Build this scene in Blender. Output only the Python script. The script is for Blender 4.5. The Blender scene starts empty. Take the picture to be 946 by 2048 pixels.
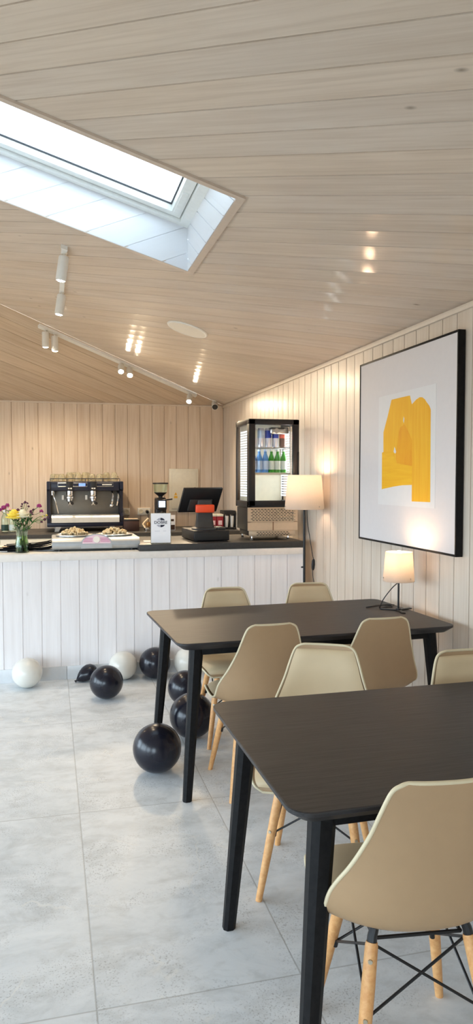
import bpy, bmesh, math, random
from mathutils import Vector, Matrix, Euler
random.seed(7)
PI = math.pi
C = bpy.context.scene.collection
S = bpy.context.scene

# ------------------------------------------------------------------ materials
def srgb(r, g, b):
    f = lambda c: (c/12.92 if c <= .04045 else ((c+.055)/1.055)**2.4)
    return (f(r/255), f(g/255), f(b/255), 1)

def new_mat(name):
    m = bpy.data.materials.new(name); m.use_nodes = True
    nt = m.node_tree
    for n in list(nt.nodes): nt.nodes.remove(n)
    out = nt.nodes.new('ShaderNodeOutputMaterial')
    return m, nt, out

def N(nt, t, **kw):
    n = nt.nodes.new(t)
    for k, v in kw.items():
        if k.startswith('_'): setattr(n, k[1:], v)
        else: n.inputs[k.replace('__', ' ')].default_value = v
    return n

def L(nt, a, b): nt.links.new(a, b)

def math_n(nt, op, a, b=None, clamp=False):
    n = nt.nodes.new('ShaderNodeMath'); n.operation = op; n.use_clamp = clamp
    for i, x in enumerate((a, b)):
        if x is None: continue
        if isinstance(x, (int, float)): n.inputs[i].default_value = x
        else: L(nt, x, n.inputs[i])
    return n.outputs[0]

def mixc(nt, fac, a, b, mode='MIX'):
    n = nt.nodes.new('ShaderNodeMix'); n.data_type = 'RGBA'; n.blend_type = mode
    for i, x in ((0, fac), (6, a), (7, b)):
        if isinstance(x, (int, float, tuple)): n.inputs[i].default_value = x
        else: L(nt, x, n.inputs[i])
    return n.outputs[2]

def ramp(nt, fac, stops):
    n = nt.nodes.new('ShaderNodeValToRGB')
    el = n.color_ramp.elements
    while len(el) < len(stops): el.new(.5)
    for e, (p, c) in zip(el, stops):
        e.position = p; e.color = c if isinstance(c, tuple) else (c, c, c, 1)
    L(nt, fac, n.inputs[0])
    return n.outputs[0]

def plain(name, col, rough=.5, metal=0, spec=.5, coat=0, noise=.06, nscale=30, bump=0, trans=0, ior=1.45, emit=None, estr=0, sub=0):
    """principled surface with a little procedural colour variation"""
    m, nt, out = new_mat(name)
    b = N(nt, 'ShaderNodeBsdfPrincipled', Roughness=rough, Metallic=metal, IOR=ior)
    b.inputs['Specular IOR Level'].default_value = spec
    b.inputs['Coat Weight'].default_value = coat
    b.inputs['Coat Roughness'].default_value = .1
    b.inputs['Transmission Weight'].default_value = trans
    if sub: b.inputs['Subsurface Weight'].default_value = sub; b.inputs['Subsurface Radius'].default_value = (.02, .02, .02)
    if emit:
        b.inputs['Emission Color'].default_value = emit; b.inputs['Emission Strength'].default_value = estr
    tc = N(nt, 'ShaderNodeTexCoord')
    nz = N(nt, 'ShaderNodeTexNoise', Scale=nscale, Detail=4)
    L(nt, tc.outputs['Object'], nz.inputs['Vector'])
    if noise:
        r = ramp(nt, nz.outputs['Fac'], [(.3, 1-noise), (.7, 1.0)])
        L(nt, mixc(nt, 1.0, col, r, 'MULTIPLY'), b.inputs['Base Color'])
    else: b.inputs['Base Color'].default_value = col
    if bump:
        bp = N(nt, 'ShaderNodeBump', Strength=bump, Distance=.002)
        L(nt, nz.outputs['Fac'], bp.inputs['Height']); L(nt, bp.outputs[0], b.inputs['Normal'])
    L(nt, b.outputs[0], out.inputs[0])
    return m

def glow(name, col, strength):
    m, nt, out = new_mat(name)
    e = N(nt, 'ShaderNodeEmission', Color=col, Strength=strength)
    L(nt, e.outputs[0], out.inputs[0]); return m

def pane_glass(name, tint=(1, 1, 1, 1), refl=.06):
    m, nt, out = new_mat(name)
    t = N(nt, 'ShaderNodeBsdfTransparent', Color=tint)
    g = N(nt, 'ShaderNodeBsdfGlossy', Roughness=.02)
    f = N(nt, 'ShaderNodeLayerWeight', Blend=.5)
    mx = N(nt, 'ShaderNodeMixShader')
    ff = math_n(nt, 'ADD', math_n(nt, 'MULTIPLY', math_n(nt, 'POWER', f.outputs['Facing'], 5.0), .9), refl*.5)
    L(nt, ff, mx.inputs[0]); L(nt, t.outputs[0], mx.inputs[1]); L(nt, g.outputs[0], mx.inputs[2])
    L(nt, mx.outputs[0], out.inputs[0]); return m

def board_mat(name, base, alt, dark, width, phase, rough=.35, coat=0, var=.10, grain=.12, knots=.7, coatr=.2, cup=.0008, spec=.5):
    m, nt, out = new_mat(name)
    uv = N(nt, 'ShaderNodeUVMap'); sp = N(nt, 'ShaderNodeSeparateXYZ'); L(nt, uv.outputs[0], sp.inputs[0])
    u, v = sp.outputs[0], sp.outputs[1]
    idn = math_n(nt, 'FLOOR', math_n(nt, 'DIVIDE', math_n(nt, 'SUBTRACT', u, phase), width))
    wn = N(nt, 'ShaderNodeTexWhiteNoise', _noise_dimensions='1D'); L(nt, idn, wn.inputs['W'])
    rnd = wn.outputs['Value']
    off = math_n(nt, 'MULTIPLY', rnd, 37.0)
    # long grain
    cx = N(nt, 'ShaderNodeCombineXYZ')
    L(nt, math_n(nt, 'MULTIPLY', u, 55.0), cx.inputs[0]); L(nt, math_n(nt, 'ADD', math_n(nt, 'MULTIPLY', v, 1.6), off), cx.inputs[1]); L(nt, idn, cx.inputs[2])
    g = N(nt, 'ShaderNodeTexNoise', Scale=1.0, Detail=5, Roughness=.6, Distortion=.6); L(nt, cx.outputs[0], g.inputs['Vector'])
    # blotchy stain, larger
    cb = N(nt, 'ShaderNodeCombineXYZ')
    L(nt, math_n(nt, 'MULTIPLY', u, 9.0), cb.inputs[0]); L(nt, math_n(nt, 'ADD', math_n(nt, 'MULTIPLY', v, 1.1), off), cb.inputs[1])
    bl = N(nt, 'ShaderNodeTexNoise', Scale=1.0, Detail=3); L(nt, cb.outputs[0], bl.inputs['Vector'])
    col = mixc(nt, rnd, base, alt)
    vr = N(nt, 'ShaderNodeMapRange'); L(nt, wn.outputs['Color'], vr.inputs[0]); vr.inputs[3].default_value = 1-var; vr.inputs[4].default_value = 1.0
    col = mixc(nt, 1.0, col, vr.outputs[0], 'MULTIPLY')
    gf = ramp(nt, g.outputs['Fac'], [(.42, 0.0), (.68, 1.0)])
    col = mixc(nt, math_n(nt, 'MULTIPLY', gf, grain), col, dark)
    bf = ramp(nt, bl.outputs['Fac'], [(.45, 0.0), (.75, 1.0)])
    col = mixc(nt, math_n(nt, 'MULTIPLY', bf, grain*.9), col, dark)
    # knots
    ck = N(nt, 'ShaderNodeCombineXYZ')
    L(nt, math_n(nt, 'MULTIPLY', u, 7.0), ck.inputs[0]); L(nt, math_n(nt, 'ADD', math_n(nt, 'MULTIPLY', v, 3.4), off), ck.inputs[1]); L(nt, idn, ck.inputs[2])
    vo = N(nt, 'ShaderNodeTexVoronoi', Scale=1.0, Randomness=1.0); L(nt, ck.outputs[0], vo.inputs['Vector'])
    sepc = N(nt, 'ShaderNodeSeparateColor'); L(nt, vo.outputs['Color'], sepc.inputs[0])
    pick = math_n(nt, 'GREATER_THAN', sepc.outputs[0], .62)
    kf = ramp(nt, vo.outputs['Distance'], [(.015, 1.0), (.085, 0.0)])
    kf = math_n(nt, 'MULTIPLY', math_n(nt, 'MULTIPLY', kf, pick), knots)
    kd = tuple(c*.45 for c in dark[:3])+(1,)
    col = mixc(nt, kf, col, kd)
    b = N(nt, 'ShaderNodeBsdfPrincipled', Roughness=rough)
    b.inputs['Specular IOR Level'].default_value = spec
    b.inputs['Coat Weight'].default_value = coat; b.inputs['Coat Roughness'].default_value = coatr
    L(nt, col, b.inputs['Base Color'])
    # each planed board is very slightly cupped and rippled
    bp = N(nt, 'ShaderNodeBump', Strength=.10, Distance=.002)
    L(nt, g.outputs['Fac'], bp.inputs['Height'])
    fr_ = math_n(nt, 'SUBTRACT', math_n(nt, 'FRACT', math_n(nt, 'DIVIDE', math_n(nt, 'SUBTRACT', u, phase), width)), .5)
    crown = math_n(nt, 'ADD', math_n(nt, 'MULTIPLY', math_n(nt, 'MULTIPLY', fr_, fr_), 4.0), math_n(nt, 'MULTIPLY', math_n(nt, 'MULTIPLY', fr_, math_n(nt, 'SUBTRACT', rnd, .5)), 3.0))
    b2 = N(nt, 'ShaderNodeBump', Strength=1.0, Distance=cup)
    L(nt, crown, b2.inputs['Height']); L(nt, bp.outputs[0], b2.inputs['Normal'])
    L(nt, b2.outputs[0], b.inputs['Normal']); L(nt, b2.outputs[0], b.inputs['Coat Normal'])
    L(nt, b.outputs[0], out.inputs[0]); return m

def stone_floor():
    m, nt, out = new_mat('stone_tiles')
    ge = N(nt, 'ShaderNodeTexCoord'); P = ge.outputs['Object']
    sp = N(nt, 'ShaderNodeSeparateXYZ'); L(nt, P, sp.inputs[0])
    tx = math_n(nt, 'DIVIDE', math_n(nt, 'SUBTRACT', sp.outputs[0], .11), .60)
    ty = math_n(nt, 'DIVIDE', math_n(nt, 'SUBTRACT', sp.outputs[1], 1.988), 1.232)
    ix, iy = math_n(nt, 'FLOOR', tx), math_n(nt, 'FLOOR', ty)
    fx, fy = math_n(nt, 'FRACT', tx), math_n(nt, 'FRACT', ty)
    ex = math_n(nt, 'MULTIPLY', math_n(nt, 'MINIMUM', fx, math_n(nt, 'SUBTRACT', 1.0, fx)), .60)
    ey = math_n(nt, 'MULTIPLY', math_n(nt, 'MINIMUM', fy, math_n(nt, 'SUBTRACT', 1.0, fy)), 1.232)
    ed = math_n(nt, 'MINIMUM', ex, ey)
    seam = ramp(nt, ed, [(.0008, 1.0), (.0024, 0.0)])
    ci = N(nt, 'ShaderNodeCombineXYZ'); L(nt, ix, ci.inputs[0]); L(nt, iy, ci.inputs[1])
    wn = N(nt, 'ShaderNodeTexWhiteNoise', _noise_dimensions='3D'); L(nt, ci.outputs[0], wn.inputs['Vector'])
    sc = N(nt, 'ShaderNodeVectorMath', _operation='SCALE'); L(nt, wn.outputs['Color'], sc.inputs[0]); sc.inputs['Scale'].default_value = 20
    ad = N(nt, 'ShaderNodeVectorMath', _operation='ADD'); L(nt, P, ad.inputs[0]); L(nt, sc.outputs[0], ad.inputs[1])
    Q = ad.outputs[0]
    mp = N(nt, 'ShaderNodeMapping'); mp.inputs['Rotation'].default_value = (0, 0, .5); mp.inputs['Scale'].default_value = (1, 1.6, 1); L(nt, Q, mp.inputs[0])
    n1 = N(nt, 'ShaderNodeTexNoise', Scale=2.6, Detail=8, Roughness=.68, Distortion=.8); L(nt, mp.outputs[0], n1.inputs['Vector'])
    n2 = N(nt, 'ShaderNodeTexNoise', Scale=9, Detail=6, Roughness=.65, Distortion=.4); L(nt, mp.outputs[0], n2.inputs['Vector'])
    n3 = N(nt, 'ShaderNodeTexNoise', Scale=160, Detail=2); L(nt, Q, n3.inputs['Vector'])
    n4 = N(nt, 'ShaderNodeTexNoise', Scale=5, Detail=3); L(nt, Q, n4.inputs['Vector'])
    c = ramp(nt, n1.outputs['Fac'], [(.32, srgb(204, 210, 214)), (.5, srgb(225, 230, 234)), (.68, srgb(236, 240, 243))])
    c = mixc(nt, math_n(nt, 'MULTIPLY', ramp(nt, n2.outputs['Fac'], [(.48, 0.0), (.72, 1.0)]), .38), c, srgb(168, 170, 168))
    # fossil-like dark speckle in patches
    spk = math_n(nt, 'MULTIPLY', ramp(nt, n3.outputs['Fac'], [(.57, 0.0), (.66, 1.0)]), ramp(nt, n4.outputs['Fac'], [(.45, 0.0), (.62, 1.0)]))
    c = mixc(nt, math_n(nt, 'MULTIPLY', spk, .42), c, srgb(110, 111, 110))
    # pale veins
    nd = N(nt, 'ShaderNodeTexNoise', Scale=2.0, Detail=4); L(nt, Q, nd.inputs['Vector'])
    am = N(nt, 'ShaderNodeVectorMath', _operation='SCALE'); L(nt, nd.outputs['Color'], am.inputs[0]); am.inputs['Scale'].default_value = .9
    a2 = N(nt, 'ShaderNodeVectorMath', _operation='ADD'); L(nt, Q, a2.inputs[0]); L(nt, am.outputs[0], a2.inputs[1])
    vo = N(nt, 'ShaderNodeTexVoronoi', Scale=1.5, _feature='DISTANCE_TO_EDGE'); L(nt, a2.outputs[0], vo.inputs['Vector'])
    vf = math_n(nt, 'MULTIPLY', ramp(nt, vo.outputs['Distance'], [(.0, 1.0), (.011, 0.0)]), ramp(nt, n4.outputs['Fac'], [(.5, 0.0), (.6, .65)]))
    c = mixc(nt, vf, c, srgb(235, 235, 232))
    c = mixc(nt, math_n(nt, 'MULTIPLY', seam, .55), c, srgb(128, 128, 124))
    b = N(nt, 'ShaderNodeBsdfPrincipled', Roughness=.42)
    b.inputs['Specular IOR Level'].default_value = .4
    L(nt, c, b.inputs['Base Color'])
    bp = N(nt, 'ShaderNodeBump', Strength=.15, Distance=.002)
    hh = math_n(nt, 'SUBTRACT', n2.outputs['Fac'], math_n(nt, 'MULTIPLY', seam, 1.0))
    L(nt, hh, bp.inputs['Height']); L(nt, bp.outputs[0], b.inputs['Normal'])
    L(nt, b.outputs[0], out.inputs[0]); return m

def grain_mat(name, c1, c2, sx, sy, rough, coat=0, bump=.15, spec=.34):
    """streaky wood grain along local x"""
    m, nt, out = new_mat(name)
    tc = N(nt, 'ShaderNodeTexCoord')
    mp = N(nt, 'ShaderNodeMapping'); mp.inputs['Scale'].default_value = (sx, sy, sy); L(nt, tc.outputs['Object'], mp.inputs[0])
    n = N(nt, 'ShaderNodeTexNoise', Scale=1, Detail=6, Roughness=.65, Distortion=.3); L(nt, mp.outputs[0], n.inputs['Vector'])
    c = ramp(nt, n.outputs['Fac'], [(.35, c1), (.7, c2)])
    b = N(nt, 'ShaderNodeBsdfPrincipled', Roughness=rough); b.inputs['Coat Weight'].default_value = coat; b.inputs['Coat Roughness'].default_value = .25; b.inputs['Specular IOR Level'].default_value = spec
    L(nt, c, b.inputs['Base Color'])
    bp = N(nt, 'ShaderNodeBump', Strength=bump, Distance=.001); L(nt, n.outputs['Fac'], bp.inputs['Height']); L(nt, bp.outputs[0], b.inputs['Normal'])
    L(nt, b.outputs[0], out.inputs[0]); return m

def shade_mat(name, col, k=.55):
    m, nt, out = new_mat(name)
    tc = N(nt, 'ShaderNodeTexCoord'); nz = N(nt, 'ShaderNodeTexNoise', Scale=260, Detail=2); L(nt, tc.outputs['Object'], nz.inputs['Vector'])
    c = mixc(nt, 1.0, col, ramp(nt, nz.outputs['Fac'], [(.3, .94), (.7, 1.0)]), 'MULTIPLY')
    d = N(nt, 'ShaderNodeBsdfDiffuse'); t = N(nt, 'ShaderNodeBsdfTranslucent'); mx = N(nt, 'ShaderNodeMixShader', Fac=k)
    L(nt, c, d.inputs[0]); L(nt, c, t.inputs[0]); L(nt, d.outputs[0], mx.inputs[1]); L(nt, t.outputs[0], mx.inputs[2])
    L(nt, mx.outputs[0], out.inputs[0]); return m

WB = .1457
M = {}
M['ceil'] = board_mat('limewashed_ceiling_boards', srgb(224, 208, 190), srgb(217, 204, 190), srgb(178, 158, 138), .1411, 1.935, rough=.7, coat=.30, coatr=.11, var=.10, grain=.34, knots=.75, cup=.0012, spec=.12)
M['ceil2'] = board_mat('limewashed_ceiling_boards_hip', srgb(220, 200, 176), srgb(212, 194, 172), srgb(176, 150, 122), .1411, 0.0, rough=.65, coat=.10, coatr=.12, var=.10, grain=.5, knots=.6)
M['wall'] = board_mat('whitewashed_wall_boards', srgb(226, 212, 196), srgb(220, 207, 192), srgb(194, 174, 154), WB, 3.408, rough=.42, coat=.1, var=.06, grain=.4, knots=.45)
M['wallb'] = board_mat('whitewashed_back_wall_boards', srgb(232, 214, 194), srgb(226, 208, 188), srgb(196, 168, 138), WB, 0.02, rough=.42, coat=.1, var=.07, grain=.45, knots=.6)
M['counter'] = board_mat('whitewashed_counter_boards', srgb(244, 240, 240), srgb(240, 236, 236), srgb(214, 206, 204), .1345, -.203, rough=.42, var=.03, grain=.3, knots=.4)
M['lining'] = board_mat('white_lining_boards', srgb(226, 228, 231), srgb(222, 224, 228), srgb(206, 206, 208), .146, 0, rough=.4, var=.02, grain=.1, knots=0)
M['floor'] = stone_floor()
M['trimw'] = plain('whitewashed_trim', srgb(240, 234, 228), .45)
M['trimwall'] = plain('wall_cornice', srgb(226, 212, 196), .5)
M['ceiltrim'] = plain('limewashed_trim', srgb(205, 188, 172), .45)
M['plaster'] = plain('white_plaster', srgb(238, 236, 232), .8)
M['tilebase'] = plain('pale_grey_skirting_tile', srgb(214, 217, 220), .3)
M['upvc'] = plain('white_window_frame', srgb(240, 243, 240), .35)
M['gasket'] = plain('dark_gasket', srgb(60, 62, 66), .6)
M['pane'] = pane_glass('window_glass', (.96, .99, 1, 1))
M['blackwood'] = grain_mat('black_stained_ash', srgb(34, 32, 33), srgb(62, 59, 59), 5, 150, .46, coat=.0)
M['blackleg'] = grain_mat('black_stained_leg', srgb(13, 13, 14), srgb(26, 25, 26), 60, 60, .5, spec=.18)
M['shell'] = plain('beige_plastic_shell', srgb(172, 142, 108), .45, noise=.03)
M['rim'] = plain('beige_plastic_rim', srgb(214, 200, 168), .4, noise=.02)
M['pad'] = plain('cream_leatherette', srgb(206, 184, 149), .5, noise=.04, nscale=14, bump=.08)
M['beech'] = grain_mat('beech_wood', srgb(206, 148, 92), srgb(226, 176, 120), 60, 60, .42)
M['blackmetal'] = plain('black_painted_metal', srgb(24, 24, 26), .4)
M['screw'] = plain('zinc_screw', srgb(190, 180, 160), .3, metal=1)
M['balloonk'] = plain('black_latex', srgb(26, 27, 38), .22, spec=.5, noise=.15, nscale=8)
M['balloonw'] = plain('pearl_latex', srgb(236, 234, 226), .22, noise=.03, sub=.0, trans=.12)
M['steel'] = plain('brushed_steel', srgb(200, 200, 198), .28, metal=1, noise=.05)
M['darksteel'] = plain('dull_dark_steel', srgb(134, 130, 122), .4, metal=.6)
M['steelw'] = plain('warm_steel', srgb(226, 205, 178), .38, metal=.75, noise=.05)
M['chrome'] = plain('chrome', srgb(225, 225, 225), .1, metal=1, noise=0)
M['blackplastic'] = plain('black_plastic', srgb(30, 30, 33), .38)
M['matteblack'] = plain('matte_black_plastic', srgb(18, 19, 24), .7, spec=.15)
M['navy'] = plain('dark_blue_enamel', srgb(30, 34, 52), .3)
M['greyplastic'] = plain('dark_grey_plastic', srgb(62, 60, 58), .45)
M['orange'] = plain('orange_plastic', srgb(244, 84, 42), .4)
M['whiteplastic'] = plain('white_plastic', srgb(238, 236, 230), .4)
M['paper'] = plain('white_paper', srgb(240, 240, 244), .6, noise=.02)
M['ink'] = plain('dark_ink', srgb(48, 50, 66), .6)
M['inkpale'] = plain('pale_grey_ink', srgb(176, 178, 190), .6)
M['stone'] = plain('charcoal_worktop', srgb(58, 57, 56), .42, noise=.25, nscale=60)
M['cream'] = plain('cream_powder_coat', srgb(232, 226, 208), .4)
M['mat'] = plain('pale_grey_passe_partout', srgb(222, 217, 217), .7, noise=.02)
M['print'] = plain('white_print_paper', srgb(228, 226, 226), .7, noise=.02)
def brush(name, a, b, sx, sy, rot=0):
    m, nt, out = new_mat(name)
    tc = N(nt, 'ShaderNodeTexCoord'); mp = N(nt, 'ShaderNodeMapping'); mp.inputs['Rotation'].default_value = (rot, 0, 0); mp.inputs['Scale'].default_value = (1, sx, sy)
    L(nt, tc.outputs['Object'], mp.inputs[0])
    n = N(nt, 'ShaderNodeTexNoise', Scale=1, Detail=4, Distortion=.6); L(nt, mp.outputs[0], n.inputs['Vector'])
    bb = N(nt, 'ShaderNodeBsdfPrincipled', Roughness=.7); L(nt, ramp(nt, n.outputs['Fac'], [(.3, a), (.7, b)]), bb.inputs['Base Color'])
    L(nt, bb.outputs[0], out.inputs[0]); return m
M['yel1'] = brush('yellow_brushwork_upright', srgb(240, 172, 20), srgb(246, 190, 40), 40, 3)
M['yel2'] = brush('yellow_brushwork_flat', srgb(240, 176, 10), srgb(247, 192, 30), 3, 40)
M['yel3'] = brush('deep_yellow_brushwork', srgb(236, 156, 10), srgb(242, 174, 20), 14, 6)
M['shade'] = shade_mat('linen_shade', (.68, .645, .60, 1), .56)
M['bulb'] = glow('warm_bulb', (1, .64, .36, 1), 54)
M['bulb2'] = glow('warm_floor_lamp_bulb', (1, .67, .42, 1), 60)
M['lens'] = glow('spot_lens', (1, .86, .66, 1), 30)
M['led'] = glow('cool_led', (.90, .97, 1, 1), .85)
M['fridgeglass'] = pane_glass('fridge_glass')
M['fridgein'] = plain('fridge_liner', srgb(226, 220, 200), .5)
def glass(name, col, rough=.02, ior=1.45, mixt=.35):
    m, nt, out = new_mat(name)
    g = N(nt, 'ShaderNodeBsdfGlass', Color=col, Roughness=rough, IOR=ior); t = N(nt, 'ShaderNodeBsdfTransparent', Color=col)
    mx = N(nt, 'ShaderNodeMixShader', Fac=mixt); L(nt, g.outputs[0], mx.inputs[1]); L(nt, t.outputs[0], mx.inputs[2]); L(nt, mx.outputs[0], out.inputs[0]); return m
M['glass'] = glass('clear_glass', (.95, 1, .96, 1))
M['cupglass'] = plain('cream_cup_glass', srgb(244, 236, 206), .08, trans=.72, noise=.02)
M['water'] = glass('vase_water', (.72, .9, .55, 1), ior=1.33, mixt=.6)
M['blueglass'] = plain('blue_bottle_glass', srgb(70, 140, 215), .1, trans=.4, noise=0)
M['greenglass'] = plain('green_bottle_glass', srgb(60, 150, 40), .1, trans=.4, noise=0)
M['label'] = plain('pale_bottle_label', srgb(205, 220, 215), .5)
M['labelb'] = plain('pale_blue_label', srgb(170, 200, 235), .5)
M['cansilver'] = plain('silver_blue_can', srgb(205, 212, 228), .3, metal=.4)
M['canblue'] = plain('blue_can_print', srgb(40, 66, 170), .35, metal=.2)
M['canbrown'] = plain('brown_can_print', srgb(98, 72, 62), .4)
M['canred'] = plain('red_can_print', srgb(236, 110, 92), .4)
M['jade'] = plain('flower_green', srgb(70, 120, 52), .5)
M['jade2'] = plain('flower_green_dark', srgb(42, 88, 40), .5)
M['yellowf'] = plain('yellow_petal', srgb(250, 226, 90), .6, nscale=90)
M['whitef'] = plain('white_petal', srgb(248, 244, 222), .6, nscale=90)
M['magenta'] = plain('magenta_petal', srgb(150, 44, 110), .6, nscale=90)
M['darkpurple'] = plain('dark_purple_petal', srgb(86, 36, 66), .6, nscale=90)
M['pinkf'] = plain('pale_pink_petal', srgb(240, 205, 205), .6, nscale=90)
M['knock'] = plain('dark_brown_wood', srgb(62, 38, 30), .5)
M['pinkplate'] = plain('pink_plaque', srgb(226, 200, 214), .45, noise=.02)
M['pinkline'] = plain('pink_plaque_line', srgb(196, 120, 160), .45, noise=0)
M['silver'] = plain('silver_painted_metal', srgb(196, 203, 210), .3, metal=.6)
M['nougat'] = plain('golden_crumbs', srgb(238, 216, 172), .4, nscale=60, noise=.25)
M['teared'] = plain('red_tea_box', srgb(150, 30, 44), .5)
M['warn'] = plain('yellow_warning_sticker', srgb(240, 186, 60), .5)
M['bark'] = plain('pale_wood_stick', srgb(196, 160, 110), .6)
M['jarlid'] = plain('dark_green_label', srgb(40, 66, 58), .5)

# ------------------------------------------------------------------ mesh helpers
def bm_new(): return bmesh.new()

def obj(name, bm, mat=None, parent=None, smooth=True, angle=35, mats=None):
    bmesh.ops.recalc_face_normals(bm, faces=bm.faces)
    me = bpy.data.meshes.new(name); bm.to_mesh(me); bm.free()
    o = bpy.data.objects.new(name, me); C.objects.link(o)
    for mm in (mats or [mat]):
        if mm: me.materials.append(mm)
    if smooth:
        me.polygons.foreach_set('use_smooth', [True]*len(me.polygons))
        me.set_sharp_from_angle(angle=math.radians(angle))
    if parent: o.parent = parent
    return o

def thing(name, label, cat, loc=(0, 0, 0), rz=0, group=None):
    o = bpy.data.objects.new(name, None); C.objects.link(o); o.empty_display_size = .05
    o.location = loc; o.rotation_euler = (0, 0, rz)
    return tag(o, label, cat, group)

def tag(o, label, cat, group=None):
    o['label'] = label; o['category'] = cat
    if group: o['group'] = group
    return o

def struct(o): o['kind'] = 'structure'; return o

def box(bm, lo, hi, bevel=0, seg=2, mat=None):
    t = bm_new()
    bmesh.ops.create_cube(t, size=1)
    c = [(a+b)/2 for a, b in zip(lo, hi)]; d = [abs(b-a) for a, b in zip(lo, hi)]
    for v in t.verts: v.co = Vector((v.co.x*d[0]+c[0], v.co.y*d[1]+c[1], v.co.z*d[2]+c[2]))
    if bevel: bmesh.ops.bevel(t, geom=list(t.edges), offset=min(bevel, min(d)*.45), segments=seg, profile=.5, affect='EDGES')
    return merge(bm, t, mat)

def merge(bm, t, mat=None, mtx=None):
    vm = {}
    for v in t.verts: vm[v] = bm.verts.new(mtx @ v.co if mtx else v.co)
    for f in t.faces:
        try:
            nf = bm.faces.new([vm[v] for v in f.verts]); nf.material_index = mat if mat is not None else f.material_index
        except ValueError: pass
    t.free(); return bm

def frame_of(d):
    d = Vector(d).normalized(); a = Vector((0, 0, 1)) if abs(d.z) < .95 else Vector((1, 0, 0))
    x = a.cross(d).normalized(); return x, d.cross(x)

def rings(bm, rs, caps=True, closed=False):
    vs = [[bm.verts.new(p) for p in r] for r in rs]
    n = len(vs[0])
    for i in range(len(vs)-1):
        for j in range(n): bm.faces.new((vs[i][j], vs[i][(j+1) % n], vs[i+1][(j+1) % n], vs[i+1][j]))
    if closed:
        for j in range(n): bm.faces.new((vs[-1][j], vs[-1][(j+1) % n], vs[0][(j+1) % n], vs[0][j]))
    elif caps:
        bm.faces.new(vs[0]); bm.faces.new(list(reversed(vs[-1])))
    return bm

def cyl(bm, p0, p1, r0, r1=None, n=16):
    r1 = r0 if r1 is None else r1; p0, p1 = Vector(p0), Vector(p1); x, y = frame_of(p1-p0)
    return rings(bm, [[p+(x*math.cos(a)+y*math.sin(a))*r for a in [2*PI*k/n for k in range(n)]] for p, r in ((p0, r0), (p1, r1))])

def tube(bm, pts, r, n=8, r1=None):
    pts = [Vector(p) for p in pts]; rs = []; x = None
    for i, p in enumerate(pts):
        d = (pts[min(i+1, len(pts)-1)]-pts[max(i-1, 0)])
        if d.length < 1e-9: d = Vector((0, 0, 1))
        d.normalize()
        if x is None: x, y = frame_of(d)
        else:
            x = (x-d*x.dot(d))
            x = x.normalized() if x.length > 1e-6 else frame_of(d)[0]
            y = d.cross(x)
        rr = r if r1 is None else r+(r1-r)*i/(len(pts)-1)
        rs.append([p+(x*math.cos(a)+y*math.sin(a))*rr for a in [2*PI*k/n for k in range(n)]])
    return rings(bm, rs)

def catmull(P, k=6):
    P = [Vector(p) for p in P]; out = []
    for i in range(len(P)-1):
        a, b, c, d = P[max(i-1, 0)], P[i], P[i+1], P[min(i+2, len(P)-1)]
        for j in range(k):
            t = j/k; out.append(.5*((2*b)+(c-a)*t+(2*a-5*b+4*c-d)*t*t+(3*b-a-3*c+d)*t**3))
    out.append(P[-1]); return out

def lathe(bm, prof, n=24, c=(0, 0, 0), caps=True):
    c = Vector(c)
    return rings(bm, [[c+Vector((max(r, 1e-4)*math.cos(2*PI*k/n), max(r, 1e-4)*math.sin(2*PI*k/n), z)) for k in range(n)] for r, z in prof], caps)

def prism(bm, poly, f0, f1):
    """poly: list of 2d points; f0/f1 map a 2d point to the two end faces"""
    a = [bm.verts.new(f0(*p)) for p in poly]; b = [bm.verts.new(f1(*p)) for p in poly]
    bm.faces.new(a); bm.faces.new(list(reversed(b)))
    for i in range(len(poly)):
        j = (i+1) % len(poly); bm.faces.new((a[i], b[i], b[j], a[j]))
    return bm

def rrect(w, h, r, n=6, cx=0, cy=0):
    p = []
    for (sx, sy, a0) in ((1, 1, 0), (-1, 1, 90), (-1, -1, 180), (1, -1, 270)):
        for k in range(n+1):
            a = math.radians(a0+90*k/n); p.append((cx+sx*(w/2-r)+r*math.cos(a), cy+sy*(h/2-r)+r*math.sin(a)))
    return p

def copy_tree(o, parent=None):
    c = o.copy(); C.objects.link(c); c.parent = parent if parent else None
    for ch in list(o.children): copy_tree(ch, c)
    return c

def text_obj(name, s, size, mat, parent, loc, rot, align='CENTER', extr=.0006, bold=0):
    cu = bpy.data.curves.new(name, 'FONT'); cu.body = s; cu.size = size; cu.align_x = align; cu.align_y = 'CENTER'; cu.extrude = extr; cu.offset = bold
    t = bpy.data.objects.new(name+'_tmp', cu); C.objects.link(t)
    dg = bpy.context.evaluated_depsgraph_get(); me = bpy.data.meshes.new_from_object(t.evaluated_get(dg))
    bpy.data.objects.remove(t); me.name = name
    me.materials.clear(); me.materials.append(mat)
    o = bpy.data.objects.new(name, me); C.objects.link(o); o.parent = parent; o.location = loc; o.rotation_euler = rot
    return o

# ------------------------------------------------------------------ boarded surfaces
def clip(poly, nx, ny, d, keep_less=True):
    out = []; s = 1 if keep_less else -1
    f = lambda p: s*(p[0]*nx+p[1]*ny-d)
    for i in range(len(poly)):
        a, b = poly[i], poly[(i+1) % len(poly)]; fa, fb = f(a), f(b)
        if fa <= 0: out.append(a)
        if (fa < 0 < fb) or (fb < 0 < fa):
            t = fa/(fa-fb); out.append((a[0]+(b[0]-a[0])*t, a[1]+(b[1]-a[1])*t))
    return out

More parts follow.
